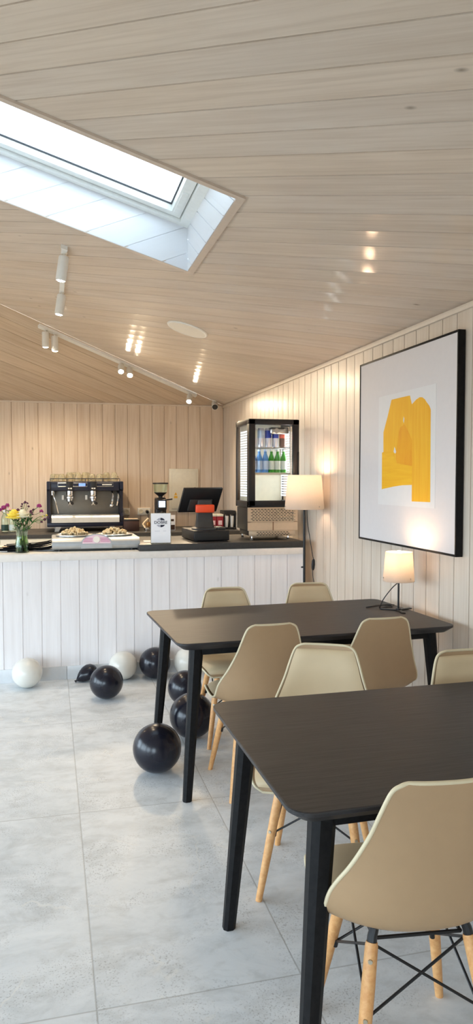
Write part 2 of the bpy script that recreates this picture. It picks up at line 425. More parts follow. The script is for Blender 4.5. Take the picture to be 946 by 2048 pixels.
def boards(name, polys, n, width, phase, fmap, mat, gw=.004, gd=.005, parent=None, bm=None, round_w=0.0):
    """tongue-and-groove boards as real relief: flat face, then two small chamfers sinking to the joint"""
    own = bm is None
    bm = bm or bm_new(); uvl = bm.loops.layers.uv.verify()
    nx, ny = n
    for poly in polys:
        us = [p[0]*nx+p[1]*ny for p in poly]
        for k in range(math.floor((min(us)-phase)/width), math.floor((max(us)-phase)/width)+1):
            u0 = phase+k*width; u1 = u0+width
            for a, b, da, db in ((u0, u0+gw*.62, gd, gd), (u0+gw*.62, u0+gw, gd, 0), (u0+gw, u1-gw, 0, 0), (u1-gw, u1-gw*.62, 0, gd), (u1-gw*.62, u1, gd, gd)):
                q = clip(clip(poly, nx, ny, b, True), nx, ny, a, False)
                if len(q) < 3: continue
                vs = []; us2 = []
                for p in q:
                    u = p[0]*nx+p[1]*ny; t = min(max((u-a)/(b-a), 0), 1)
                    vs.append(bm.verts.new(fmap(p[0], p[1], da+(db-da)*t))); us2.append((min(max(u, u0+1e-4), u1-1e-4), -p[0]*ny+p[1]*nx))
                try: fc = bm.faces.new(vs)
                except ValueError: continue
                for lp, q2 in zip(fc.loops, us2): lp[uvl].uv = q2
    if not own: return bm
    me = bpy.data.meshes.new(name); bm.to_mesh(me); bm.free(); me.materials.append(mat)
    o = bpy.data.objects.new(name, me); C.objects.link(o)
    if parent: o.parent = parent
    return o

XW, YB, ZT = 2.062, 8.662, 2.37          # right wall, back wall, height where the ceiling meets them
S1, S2 = .30, .5224
XR = -1.10; ZR = ZT+S1*(XW-XR); YA = YB-(ZR-ZT)/S2; XL = XR-(XW-XR); YF = -3.0
def rect(a, b, c, d): return [(a, c), (b, c), (b, d), (a, d)]

# ---- floor
bm = bm_new(); prism(bm, rect(XL-.1, XW+.1, YF-.1, YB+.1), lambda x, y: (x, y, 0), lambda x, y: (x, y, -.1))
struct(obj('floor', bm, M['floor'], smooth=False))

# ---- right wall and back wall (boards stand upright), with the shell behind them
o = boards('wall_right', [rect(YF-.1, YB+.1, -.02, ZT+.05)], (1, 0), WB, 3.408, lambda y, z, d: (XW+d, y, z), M['wall'], gw=.004, gd=.010); struct(o)
o = boards('wall_back', [rect(XL-.1, XW+.1, -.02, ZT+.05)], (1, 0), WB, .02, lambda x, z, d: (x, YB+d, z), M['wallb'], gw=.0036, gd=.009); struct(o)

# ---- left wall with two tall windows, front wall (behind the photographer) with a glazed front
def wall_with_holes(name, u0, u1, z0, z1, holes, f, th, mat, topf=None):
    bm = bm_new()
    us = sorted({u0, u1, *[h[0] for h in holes], *[h[1] for h in holes]})
    for a, b in zip(us, us[1:]):
        zs = [(z0, z1)]
        for h in holes:
            if h[0] <= a+1e-6 and b <= h[1]+1e-6: zs = [(z0, h[2]), (h[3], z1)]
        for (c, d) in zs:
            if d-c > 1e-4: prism(bm, [(a, c), (b, c), (b, d), (a, d)], lambda u, z: f(u, z, 0), lambda u, z: f(u, z, th))
    return struct(obj(name, bm, mat, smooth=False))
wl_holes = [(-1.8, .6, .08, 2.25), (1.0, 3.8, .08, 2.25), (4.1, 6.7, .08, 2.25)]
wall_with_holes('wall_left', YF, YB, 0, ZT, wl_holes, lambda y, z, d: (XL-d, y, z), .15, M['plaster'])
wf_holes = [(-3.9, -1.5, .08, 2.3)]
wall_with_holes('wall_front', XL, XW, 0, ZT, wf_holes, lambda x, z, d: (x, YF-d, z), .15, M['plaster'])
bm = bm_new(); prism(bm, [(XL, ZT), (XW, ZT), (XR, ZR)], lambda x, z: (x, YF, z), lambda x, z: (x, YF-.15, z)); struct(obj('wall_front_gable', bm, M['plaster'], smooth=False))
wn = 2
def window(n, f, u0, u1, z0, z1):
    bm = bm_new(); fr = .06
    for a, b, c, d in ((u0, u0+fr, z0, z1), (u1-fr, u1, z0, z1), (u0, u1, z0, z0+fr), (u0, u1, z1-fr, z1), ((u0+u1)/2-.035, (u0+u1)/2+.035, z0, z1)):
        prism(bm, [(a, c), (b, c), (b, d), (a, d)], lambda u, z: f(u, z, .04), lambda u, z: f(u, z, .11))
    w = struct(obj('window_%d' % n, bm, M['upvc'], smooth=False))
    bm = bm_new(); prism(bm, [(u0+fr, z0+fr), (u1-fr, z0+fr), (u1-fr, z1-fr), (u0+fr, z1-fr)], lambda u, z: f(u, z, .07), lambda u, z: f(u, z, .076))
    obj('pane', bm, M['pane'], w, smooth=False)
def portal(name, loc, rot, sx, sy):
    l = bpy.data.lights.new(name, 'AREA'); l.shape = 'RECTANGLE'; l.size = sx; l.size_y = sy; l.cycles.is_portal = True
    o = bpy.data.objects.new(name, l); C.objects.link(o); o.location = loc; o.rotation_euler = rot
for h in wl_holes:
    window(wn, lambda y, z, d: (XL-d, y, z), *h); wn += 1
    portal('sky_portal', (XL-.2, (h[0]+h[1])/2, (h[2]+h[3])/2), (0, -PI/2, 0), h[3]-h[2], h[1]-h[0])
for h in wf_holes:
    window(wn, lambda x, z, d: (x, YF-d, z), *h); wn += 1
    portal('sky_portal', ((h[0]+h[1])/2, YF-.2, (h[2]+h[3])/2), (PI/2, 0, 0), h[1]-h[0], h[3]-h[2])

# ---- ceiling: main slope, hip slope over the counter, mirrored slope on the left
SX0, SX1, SY0, SY1 = -.62, .822, 3.205, 4.385          # skylight opening
z1 = lambda x: ZT+S1*(XW-x)
main = [(XW, YB), (XW+.06, YB), (XW+.06, YF-.1), (XR, YF-.1), (XR, YA)]
pieces = [clip(main, 0, 1, SY0, True), clip(main, 0, 1, SY1, False)]
mid = clip(clip(main, 0, 1, SY0, False), 0, 1, SY1, True)
pieces += [clip(mid, 1, 0, SX0, True), clip(mid, 1, 0, SX1, False)]
nA = math.radians(43.0)
o = boards('ceiling', pieces, (math.cos(nA), math.sin(nA)), .1411, 1.935-.0, lambda x, y, d: (x, y, z1(x)+d), M['ceil'], gw=.0034, gd=.012); struct(o)
vd = Vector((XW-XR, YB-YA)).normalized()               # valley direction; the hip boards run along it
ph2 = (-vd.y)*XW+vd.x*YB
M['ceil2'].node_tree.nodes  # phase of the hip boards is zero at the valley
hip = [(XW, YB), (XR, YA), (XL, YB), (XL, YB+.06), (XW, YB+.06)]
o = boards('ceiling_hip', [[(x-XW, y-YB) for x, y in hip]], (-vd.y, vd.x), .1411, 0, lambda x, y, d: (x+XW, y+YB, ZT-S2*y+d), M['ceil2'], gw=.0030, gd=.010); struct(o)
left = [(XR, YF-.1), (XL-.06, YF-.1), (XL-.06, YB), (XL, YB), (XR, YA)]
o = boards('ceiling_left', [left], (-math.cos(nA), math.sin(nA)), .1411, 0, lambda x, y, d: (x, y, ZR-S1*(XR-x)+d), M['ceil'], gw=.0034, gd=.012); struct(o)

# ---- cornice trims under the ceiling edge
bm = bm_new(); box(bm, (XW-.016, YF, ZT-.034), (XW+.004, YB, ZT-.004), .003); struct(obj('trim_1', bm, M['trimwall']))
bm = bm_new(); box(bm, (XL, YB-.012, ZT-.022), (XW-.016, YB+.004, ZT-.006), .003); struct(obj('trim_2', bm, M['trimwall']))
bm = bm_new(); box(bm, (XW-.014, YF, 0), (XW+.004, YB, .09), .003); struct(obj('baseboard_right', bm, M['trimw']))
bm = bm_new(); box(bm, (XL, YB-.014, 0), (XW, YB+.004, .09), .003); struct(obj('baseboard_back', bm, M['trimw']))

# ---- skylight: trim, boarded lining, frame, sash, glass
bm = bm_new(); t = .034
for a, b, c, d in ((SX0-t, SX1+t, SY0-t, SY0), (SX0-t, SX1+t, SY1, SY1+t), (SX1, SX1+t, SY0, SY1), (SX0-t, SX0, SY0, SY1)):
    prism(bm, rect(a, b, c, d), lambda x, y: (x, y, z1(x)-.012), lambda x, y: (x, y, z1(x)+.006))
struct(obj('trim_3', bm, M['ceiltrim'], smooth=False))
H = .275
bm = bm_new()
def far(u, v, d): return (u, SY1-.002+d, v)
pl = [(SX0, z1(SX0)-.008), (SX1, z1(SX1)-.008), (SX1, z1(SX1)+H), (SX0, z1(SX0)+H)]
th = math.atan2(.37, .93)
boards('x', [pl], (-math.sin(th), math.cos(th)), .146, .0, far, M['lining'], bm=bm, gw=.004, gd=.004)
boards('x', [pl], (-math.sin(th), math.cos(th)), .146, .0, lambda u, v, d: (u, SY0+.002-d, v), M['lining'], bm=bm, gw=.004, gd=.004)
pr = [(SY0, z1(SX1)-.008), (SY1, z1(SX1)-.008), (SY1, z1(SX1)+H), (SY0, z1(SX1)+H)]
tr = math.atan2(.19, .338)
boards('x', [pr], (-math.sin(tr), math.cos(tr)), .10, .0, lambda u, v, d: (SX1-.002+d, u, v), M['lining'], bm=bm, gw=.004, gd=.004)
pq = [(SY0, z1(SX0)-.008), (SY1, z1(SX0)-.008), (SY1, z1(SX0)+H), (SY0, z1(SX0)+H)]
boards('x', [pq], (-math.sin(tr), math.cos(tr)), .10, .0, lambda u, v, d: (SX0+.002-d, u, v), M['lining'], bm=bm, gw=.004, gd=.004)
me = bpy.data.meshes.new('window_lining'); bm.to_mesh(me); bm.free(); me.materials.append(M['lining'])
o = bpy.data.objects.new('window_1_lining', me); C.objects.link(o); struct(o)
def ringbars(bm, a, b, c, d, w, h0, h1):
    for x0, x1, y0, y1 in ((a, b, c, c+w), (a, b, d-w, d), (a, a+w, c+w, d-w), (b-w, b, c+w, d-w)):
        prism(bm, rect(x0, x1, y0, y1), lambda x, y: (x, y, z1(x)+h0), lambda x, y: (x, y, z1(x)+h1))
bm = bm_new(); ringbars(bm, SX0, SX1, SY0, SY1, .052, H-.03, H+.07)
sky = struct(obj('window_1', bm, M['upvc'], smooth=False))
bm = bm_new(); ringbars(bm, SX0+.060, SX1-.060, SY0+.060, SY1-.060, .055, H-.012, H+.05); obj('sash', bm, M['upvc'], sky, smooth=False)
bm = bm_new(); ringbars(bm, SX0+.1155, SX1-.1155, SY0+.1155, SY1-.1155, .006, H+.026, H+.034); obj('gasket', bm, M['gasket'], sky, smooth=False)
bm = bm_new(); ringbars(bm, SX0+.0525, SX1-.0525, SY0+.0525, SY1-.0525, .007, H+.030, H+.05); obj('seal', bm, M['gasket'], sky, smooth=False)
bm = bm_new(); prism(bm, rect(SX0+.12, SX1-.12, SY0+.12, SY1-.12), lambda x, y: (x, y, z1(x)+H+.034), lambda x, y: (x, y, z1(x)+H+.04)); obj('pane', bm, M['pane'], sky, smooth=False)
# latch plate on the sash stile
bm = bm_new(); xx = SX1-.090
prism(bm, rect(xx-.015, xx+.015, SY1-.42, SY1-.12), lambda x, y: (x, y, z1(x)+H-.02), lambda x, y: (x, y, z1(x)+H-.011)); obj('latch', bm, M['upvc'], sky, smooth=False)
portal('sky_portal', ((SX0+SX1)/2, (SY0+SY1)/2, z1((SX0+SX1)/2)+H+.12), (0, math.atan(S1), 0), SX1-SX0-.1, SY1-SY0-.1)

# ------------------------------------------------------------------ dining tables
def table(label, cx, cy, rz, Lx, Wy):
    t = thing('dining_table', label, 'table', (cx, cy, 0), rz)
    bm = bm_new()
    def outline(i, r): return rrect(Lx-2*i, Wy-2*i, r)
    lv = [(.003, .74, .052), (.0, .7385, .055), (0, .729, .055), (.034, .703, .035)]
    rings(bm, [[Vector((x, y, z)) for x, y in outline(i, r)] for i, z, r in lv])
    obj('tabletop', bm, M['blackwood'], t, angle=25)
    for sx in (-1, 1):
        for sy in (-1, 1):
            bm = bm_new()
            top = Vector((sx*(Lx/2-.105), sy*(Wy/2-.095), .704)); bot = Vector((sx*(Lx/2-.050), sy*(Wy/2-.055), 0))
            rs = []
            for k in range(5):
                f = k/4; p = top.lerp(bot, f); w = .062-.022*f; ch = w*.26
                q = []
                for (a, b) in ((1, 1), (-1, 1), (-1, -1), (1, -1)):
                    e1 = (a*(w/2), b*(w/2-ch)); e2 = (a*(w/2-ch), b*(w/2))
                    q += [e1, e2] if a*b > 0 else [e2, e1]
                rs.append([Vector((p.x+x, p.y+y, p.z)) for x, y in q])
            rings(bm, rs); obj('leg', bm, M['blackleg'], t, angle=20)
    for a, b in ((-Wy/2+.07, -Wy/2+.095), (Wy/2-.095, Wy/2-.07)):
        bm = bm_new(); box(bm, (-Lx/2+.12, a, .668), (Lx/2-.12, b, .7035), .003); obj('under_rail', bm, M['blackleg'], t)
    return t
table('black wooden dining table by the wall, with the small lit lamp on it', 1.243, 3.628, math.radians(2.6), 1.435, .865)
table('black wooden dining table nearest the camera, with nothing on its top', 1.222, 1.902, math.radians(.4), 1.43, .835)

# ------------------------------------------------------------------ shell chairs
PROF = [(.213, .402, .165, 0, 0), (.212, .418, .190, 0, .001), (.192, .433, .206, 0, .003), (.12, .436, .220, 0, .010), (.03, .427, .229, 0, .021), (-.06, .418, .234, 0, .036),
        (-.13, .420, .235, .016, .054), (-.175, .445, .233, .044, .052), (-.198, .49, .225, .060, .036), (-.208, .54, .210, .058, .018), (-.216, .59, .191, .046, .006), (-.225, .64, .173, .034, 0),
        (-.234, .69, .154, .024, 0), (-.242, .74, .139, .016, 0), (-.247, .775, .128, .011, 0), (-.250, .797, .119, .009, -.001), (-.2512, .808, .110, .008, -.0015), (-.252, .8145, .098, .007, -.002), (-.252, .818, .080, .006, -.002)]
def prof(k=4):
    P = [Vector((a, b, c)) for a, b, c, d, e in PROF]; Q = [Vector((d, e, 0)) for a, b, c, d, e in PROF]
    return [(p.x, p.y, p.z, q.x, q.y) for p, q in zip(catmull(P, k), catmull(Q, k))]
def spt(r, t, off=0):
    y, z, w, ey, ez = r; b = abs(t)**2.3
    return Vector((w*t, y+ey*b, z+ez*b))
def chair():
    c = thing('shell_chair', '', 'chair')
    R = prof(4); NT = 20; ts = [math.sin(PI/2*(2*j/NT-1)*.999) for j in range(NT+1)]
    bm = bm_new(); g = [[bm.verts.new(spt(r, t)) for t in ts] for r in R]
    for i in range(len(R)-1):
        for j in range(NT): bm.faces.new((g[i][j], g[i][j+1], g[i+1][j+1], g[i+1][j]))
    bmesh.ops.recalc_face_normals(bm, faces=bm.faces)
    bm.normal_update()
    # keep face normals towards the sitter, then give the shell its thickness below
    if g[len(R)//4][NT//2].normal.z < 0: bmesh.ops.reverse_faces(bm, faces=bm.faces)
    bm.normal_update()
    nrm = [[v.normal.copy() for v in row] for row in g]; pos = [[v.co.copy() for v in row] for row in g]
    lo = [[bm.verts.new(v.co-v.normal*.006) for v in row] for row in g]
    n, m_ = len(R), NT+1
    for i in range(n-1):
        for j in range(NT): bm.faces.new((lo[i][j], lo[i+1][j], lo[i+1][j+1], lo[i][j+1]))
    edge = [(i, 0) for i in range(n)]+[(n-1, j) for j in range(1, m_)]+[(i, NT) for i in range(n-2, -1, -1)]+[(0, j) for j in range(NT-1, 0, -1)]
    for a, b in zip(edge, edge[1:]+edge[:1]): bm.faces.new((g[a[0]][a[1]], g[b[0]][b[1]], lo[b[0]][b[1]], lo[a[0]][a[1]]))
    obj('seat_shell', bm, M['shell'], c, angle=60)
    # rolled rim round the shell
    bm = bm_new(); pts = [pos[i][j]-nrm[i][j]*.003 for i, j in edge]
    rs = []
    for k, p in enumerate(pts):
        d = (pts[(k+1) % len(pts)]-pts[k-1]).normalized(); i, j = edge[k]; x = nrm[i][j]; x = (x-d*x.dot(d)).normalized(); y = d.cross(x)
        rs.append([p+(x*math.cos(a)+y*math.sin(a))*.0052 for a in [2*PI*q/8 for q in range(8)]])
    rings(bm, rs, closed=True); obj('rim', bm, M['rim'], c, angle=60)
    # upholstered pad lying in the shell
    bm = bm_new(); i0, i1 = 4, n-12; gg = []
    for i in range(i0, i1+1):
        f = (i-i0)/(i1-i0); e = min(f, 1-f)
        row = []
        for j in range(m_):
            hgt = (.026 if f < .45 else .012+.014*max(0, (.6-f)/.15))*(1-abs(ts[j])**5)*min(1, (e/.08))**.5+.0015
            p = pos[i][j].copy(); p.x *= .955; row.append(bm.verts.new(p+nrm[i][j]*hgt))
        gg.append(row)
    for i in range(len(gg)-1):
        for j in range(NT): bm.faces.new((gg[i][j], gg[i][j+1], gg[i+1][j+1], gg[i+1][j]))
    obj('cushion', bm, M['pad'], c, angle=80)
    # legs with brackets and wire cross braces
    top = lambda sx, sy: Vector((sx*.120, .105 if sy > 0 else -.125, .388)); foot = lambda sx, sy: Vector((sx*.184, .185 if sy > 0 else -.217, 0))
    for sx in (-1, 1):
        for sy in (1, -1):
            a, b = top(sx, sy), foot(sx, sy)
            bm = bm_new(); d = (b-a).normalized(); pts = [a+(b-a)*f for f in (0, .02, .25, .5, .75, 1)]; rad = [.0135, .0155, .0165, .0155, .0138, .0115]
            x, y = frame_of(d); rings(bm, [[p+(x*math.cos(q)+y*math.sin(q))*r for q in [2*PI*k/16 for k in range(16)]] for p, r in zip(pts, rad)])
            for v in bm.verts:
                if v.co.z < .004: v.co.z = max(0, v.co.z*.5)
            lg = obj('leg', bm, M['beech'], c, angle=50)
            out = Vector((sx*.35, sy, .1)).normalized()
            for f in (.09, .40):
                p = a+(b-a)*f; rr = .0155; bm = bm_new()
                cyl(bm, p+out*(rr-.003), p+out*(rr+.0025), .0062, .0052, 12)
                obj('screw', bm, M['screw'], lg)
            bm = bm_new(); seat = Vector((sx*.112, (a.y*.94), .414 if sy > 0 else .416))
            tube(bm, [a-d*(-.02), a-d*.012, seat], .0125, 10, .011); obj('bracket', bm, M['blackmetal'], c)
    bm = bm_new(); cs = [(-1, 1), (1, 1), (1, -1), (-1, -1)]
    ins = lambda p: Vector((p.x*.93, p.y*.93+ -.0, p.z))
    at = lambda s, f: ins(top(*s)+(foot(*s)-top(*s))*f)
    for k in range(4):
        s1, s2 = cs[k], cs[(k+1) % 4]
        tube(bm, [at(s1, .03), at(s2, .42)], .0036, 8); tube(bm, [at(s2, .03), at(s1, .42)], .0036, 8)
        cyl(bm, at(s1, .40), at(s1, .455), .0075, .0075, 10)
        tube(bm, [Vector((s1[0]*.108, .10*s1[1]-.008, .385)), Vector((s2[0]*.108, .10*s2[1]-.008, .385))], .0045, 8)
    obj('wire_brace', bm, M['blackmetal'], c)
    return c
ch0 = chair()
chairs = [
 (.8576, 1.641, -6.9, 'cream shell chair nearest the camera, its back turned to us'),
 (.9400, 2.462, 153., 'cream shell chair behind the near table at its left end, turned at an angle'),
 (1.530, 2.215, 177., 'cream shell chair behind the near table, cut off by the right photo edge'),
 (.9630, 3.370, 1.8, 'cream shell chair with its back to us at the left of the lamp table'),
 (1.528, 3.377, .9, 'cream shell chair with its back to us in front of the small lit lamp'),
 (1.0135, 3.997, 178.6, 'cream shell chair facing us behind the lamp table, the left of two'),
 (1.551, 4.056, 174., 'cream shell chair facing us behind the lamp table, in front of the floor lamp pole')]
for i, (x, y, a, lab) in enumerate(chairs):
    c = ch0 if i == 0 else copy_tree(ch0)
    c.location = (x, y, 0); c.rotation_euler = (0, 0, math.radians(a)); c['label'] = lab; c['group'] = 'cream shell chairs at the tables'

# ------------------------------------------------------------------ balloons
def balloon(label, x, y, R, mat, tilt, az, group, squash=1.0):
    b = thing('balloon', label, 'balloon', (x, y, 0), 0, group)
    bm = bm_new(); prof_ = []
    for k in range(25):
        a = PI*k/24; r = R*math.sin(a); z = R*math.cos(a)
        if z < 0: z *= 1.10; r *= 1-.05*(k-12)/12
        prof_.append((r, z*squash))
    lathe(bm, prof_, 36)
    mx = Matrix.Rotation(az, 4, 'Z') @ Matrix.Rotation(tilt, 4, 'Y')
    lowz = min((mx @ v.co).z for v in bm.verts)
    sh = Matrix.Translation((0, 0, -lowz+.0005)) @ mx
    bmesh.ops.transform(bm, matrix=sh, verts=bm.verts)
    obj('body', bm, mat, b, angle=80)
    bm = bm_new(); zb = -R*1.10*squash
    lathe(bm, [(.006, zb+.006), (.0055, zb-.003), (.009, zb-.006), (.0055, zb-.010), (.006, zb-.013), (.013, zb-.024), (.0122, zb-.024), (.005, zb-.013)], 14)
    bmesh.ops.transform(bm, matrix=sh, verts=bm.verts)
    obj('knot', bm, mat, b, angle=60); return b
G1, G2 = 'black balloons on the floor', 'pearl white balloons on the floor'
balloon('largest black balloon in the foreground, beside the table leg', .508, 3.585, .122, M['balloonk'], 1.5, -1.3, G1)
balloon('round black balloon alone on the open floor, left of the table', .352, 4.885, .112, M['balloonk'], 1.55, -1.9, G1)
balloon('black balloon touching the counter front, left of the table legs', .738, 5.302, .115, M['balloonk'], 1.5, -1.2, G1)
balloon('black balloon half hidden between the two left table legs', .840, 4.625, .112, M['balloonk'], 1.6, -2.0, G1)
balloon('black balloon beneath the lamp table, partly behind its front leg', .770, 4.020, .128, M['balloonk'], 1.5, -1.5, G1)
balloon('pearl white balloon lying against the counter at far left', -.172, 5.285, .105, M['balloonw'], 1.5, -1.1, G2)
balloon('pearl white balloon pressed against the counter, between two black balloons', .505, 5.325, .104, M['balloonw'], 1.7, -2.1, G2)
balloon('pearl white balloon by the counter, seen between the table legs', .985, 5.305, .106, M['balloonw'], 1.4, -2.4, G2)
# half deflated balloon lying on its side
b = thing('balloon', 'small shrivelled black balloon lying at the foot of the counter', 'balloon', (.232, 5.335, 0), .25, G1)
bm = bm_new()
lathe(bm, [(.002, .062), (.028, .056), (.047, .038), (.056, .010), (.055, -.022), (.046, -.052), (.033, -.076), (.018, -.094), (.008, -.104), (.006, -.110), (.011, -.120), (.002, -.121)], 28)
for v in bm.verts:
    a = math.atan2(v.co.y, v.co.x); v.co.x *= 1+.06*math.sin(3*a+v.co.z*30); v.co.y *= 1+.05*math.cos(4*a+v.co.z*40)
mx = Matrix.Rotation(math.radians(62), 4, 'Y'); lowz = min((mx @ v.co).z for v in bm.verts)
bmesh.ops.transform(bm, matrix=Matrix.Translation((.03, 0, -lowz+.0005)) @ mx, verts=bm.verts)
for v in bm.verts: v.co.z = max(v.co.z, .0005)
obj('body', bm, M['balloonk'], b, angle=80)

# ------------------------------------------------------------------ service counter
YC = 5.443; XC = 1.946
sc = thing('service_counter', 'white boarded service counter running across the room', 'counter', (0, YC, 0))
boards('front_panel', [rect(-3.2, XC, .096, .885)], (1, 0), .1345, -.203, lambda x, z, d: (x, d, z), M['counter'], gw=.003, gd=.007, parent=sc)
bm = bm_new(); box(bm, (-3.2, .012, 0), (XC-.004, .05, .93)); box(bm, (XC-.03, .012, 0), (XC, .62, .93), .002); box(bm, (-3.2, .58, 0), (XC-.03, .62, .93)); obj('carcass', bm, M['trimw'], sc, smooth=False)
bm = bm_new(); box(bm, (-3.2, -.014, .880), (XC+.002, .014, .934), .004); obj('top_trim', bm, M['trimw'], sc)
bm = bm_new()
for k in range(-6, 4):
    x0 = .105+.6*k; box(bm, (x0+.001, -.011, 0), (min(x0+.599, XC), .010, .098), .002)
obj('skirting', bm, M['tilebase'], sc)
wt = thing('worktop', 'white counter worktop at left, under the flower vase', 'worktop', (0, YC, 0))
bm = bm_new(); box(bm, (-3.2, -.002, .9345), (.640, .72, .9375), .001); obj('slab', bm, M['whiteplastic'], wt)
wt = thing('worktop', 'dark charcoal worktop slab on the right end of the counter', 'worktop', (0, YC, 0))
bm = bm_new(); box(bm, (.642, -.018, .9345), (XC+.004, .72, .985), .006); obj('slab', bm, M['stone'], wt)

# back counter along the back wall
bc = thing('back_counter', 'pale back counter with a dark worktop under the espresso machine', 'counter', (0, 7.72, 0))
bm = bm_new(); box(bm, (-3.2, .03, .08), (XW-.03, .915, .862)); obj('carcass', bm, M['cream'], bc, smooth=False)
for k in range(8):
    x0 = -2.9+.6*k; bm = bm_new(); box(bm, (x0+.002, .012, .09), (x0+.598, .029, .855), .002); d = obj('door', bm, M['cream'], bc)
    bm = bm_new(); tube(bm, [(x0+.24, -.008, .80), (x0+.36, -.008, .80)], .005); tube(bm, [(x0+.245, -.008, .80), (x0+.245, .014, .80)], .004); tube(bm, [(x0+.355, -.008, .80), (x0+.355, .014, .80)], .004); obj('handle', bm, M['steel'], d)
bm = bm_new(); box(bm, (-3.2, 0, .863), (XW-.02, .93, .903), .004); obj('worktop', bm, M['stone'], bc)
ZB = .903

# ------------------------------------------------------------------ espresso machine
em = thing('espresso_machine', 'black and steel two-group espresso machine on the back counter', 'coffee machine', (.372, 8.06, ZB))
W2 = .408
bm = bm_new()
for sx in (-1, 1):
    bm = bm_new(); x0 = sx*W2; x1 = sx*(W2-.036)
    prism(bm, [(-.01, .06), (.50, .06), (.52, .30), (.50, .545), (-.02, .545), (-.03, .46), (.03, .44), (.05, .20), (-.03, .17)], lambda y, z: (min(x0, x1), y, z), lambda y, z: (max(x0, x1), y, z))
    bmesh.ops.bevel(bm, geom=list(bm.edges), offset=.004, segments=2, affect='EDGES'); obj('side_panel', bm, M['navy'], em)
i = W2-.037
bm = bm_new(); box(bm, (-i, .16, .10), (i, .50, .535), .004); obj('boiler_housing', bm, M['darksteel'], em)
bm = bm_new(); box(bm, (-i, -.005, .442), (i, .16, .545), .012, 3); fa = obj('fascia', bm, M['navy'], em)
for (a, b, k) in ((-.29, -.20, 0), (-.13, .02, 1), (.12, .30, 2)):
    bm = bm_new(); P = [(a, .490), (b, .490), (b, .528), (a, .528), (a, .490)]
    tube(bm, [(x, -.006, z) for x, z in P], .0022, 6); obj('display_frame', bm, M['steel'], em)
    if k == 1: bm = bm_new(); box(bm, (-.07, -.0075, .494), (0, -.005, .524)); obj('display', bm, glow('blue_display', (.18, .3, .9, 1), .9), em)
    if k == 2: bm = bm_new(); box(bm, (.18, -.0075, .505), (.285, -.005, .515)); obj('name_plate', bm, M['whiteplastic'], em)
for gx in (-.165, .085):
    bm = bm_new(); box(bm, (gx-.034, -.020, .448), (gx+.034, -.004, .545), .006)
    obj('button_panel', bm, M['blackplastic'], em)
    for q in (-.02, .004): bm = bm_new(); box(bm, (gx+q, -.0225, .462), (gx+q+.017, -.019, .476), .001); obj('button', bm, M['whiteplastic'], em)
    bm = bm_new(); lathe(bm, [(.036, .445), (.038, .40), (.036, .385), (.043, .38), (.043, .36), (.036, .355)], 24, (gx, .055, 0)); cyl(bm, (gx, .06, .42), (gx, .17, .44), .028); gh = obj('group_head', bm, M['chrome'], em)
    bm = bm_new(); lathe(bm, [(.034, .353), (.034, .33), (.018, .318), (.014, .305), (.012, .295)], 20, (gx, .055, 0)); tube(bm, [(gx, .03, .342), (gx+.01, -.03, .330), (gx+.016, -.075, .322)], .010, 10); tube(bm, [(gx-.008, .055, .30), (gx-.018, .055, .285)], .006); tube(bm, [(gx+.008, .055, .30), (gx+.018, .055, .285)], .006)
    pf = obj('portafilter', bm, M['chrome'], gh)
    bm = bm_new(); tube(bm, [(gx+.012, -.052, .327), (gx+.022, -.135, .310)], .0135, 12, .0155); obj('handle', bm, M['blackplastic'], pf)
    bm = bm_new(); box(bm, (gx-.085, .05, .345), (gx-.062, .075, .395), .003); obj('valve_block', bm, M['whiteplastic'], em)
for sx, bend in ((-.345, .05), (.285, -.0), (.345, .0)):
    bm = bm_new()
    if bend: tube(bm, catmull([(sx, .03, .445), (sx+.005, .0, .40), (sx+.03, -.01, .32), (sx+.055, .0, .20)]), .0065, 8); cyl(bm, (sx, .03, .45), (sx, .02, .395), .019, .015)
    else: tube(bm, catmull([(sx, .06, .445), (sx+.012, .03, .40), (sx+.006, .02, .33), (sx-.003, .03, .28)]), .010, 8)
    obj('steam_wand', bm, M['chrome'], em)
bm = bm_new(); lathe(bm, [(.024, .29), (.026, .275), (.020, .262), (.010, .258)], 18, (.283, .03, 0)); obj('tap_nozzle', bm, M['chrome'], em)
bm = bm_new(); prism(bm, [(-.05, .155), (-.045, .100), (.16, .100), (.16, .178), (-.03, .178)], lambda y, z: (-i+.01, y, z), lambda y, z: (i-.01, y, z)); tray = obj('drip_tray', bm, plain('white_steel', srgb(226, 226, 220), .3, metal=.25), em)
bm = bm_new(); box(bm, (-i+.01, -.035, .178), (i-.01, .16, .186), .002); obj('tray_grate', bm, M['steel'], tray)
bm = bm_new(); box(bm, (-i+.02, .0, .055), (i-.02, .48, .100), .004); box(bm, (-W2, -.02, .055), (W2, .03, .101), .008); obj('base', bm, M['navy'], em)
for sx in (-1, 1):
    for y0 in (.05, .42):
        bm = bm_new(); prism(bm, [(sx*.33, 0), (sx*.285, 0), (sx*.255, .056), (sx*.315, .056)], lambda x, z: (x, y0, z), lambda x, z: (x, y0+.04, z)); obj('foot', bm, M['steel'], em, smooth=False)
for y0 in (.0, .48):
    bm = bm_new(); tube(bm, [(-i, y0, .575), (i, y0, .575)], .004)
    for x in (-i, -i/2, 0, i/2, i): tube(bm, [(x, y0, .535), (x, y0, .575)], .0035)
    obj('cup_rail', bm, M['navy'], em)
# under-group work lights of the machine
for gx in (-.165, .085):
    bm = bm_new(); cyl(bm, (gx, .11, .436), (gx, .11, .441), .012); obj('work_light', bm, glow('machine_led', (.9, .97, 1, 1), 14), em)
    l = bpy.data.lights.new('machine_work_light', 'SPOT'); l.energy = 1.2; l.color = (.9, .97, 1); l.spot_size = .9; l.shadow_soft_size = .01
    o = bpy.data.objects.new('machine_work_light', l); C.objects.link(o); o.parent = em; o.location = (gx, .09, .434); o.rotation_euler = (0, 0, 0)

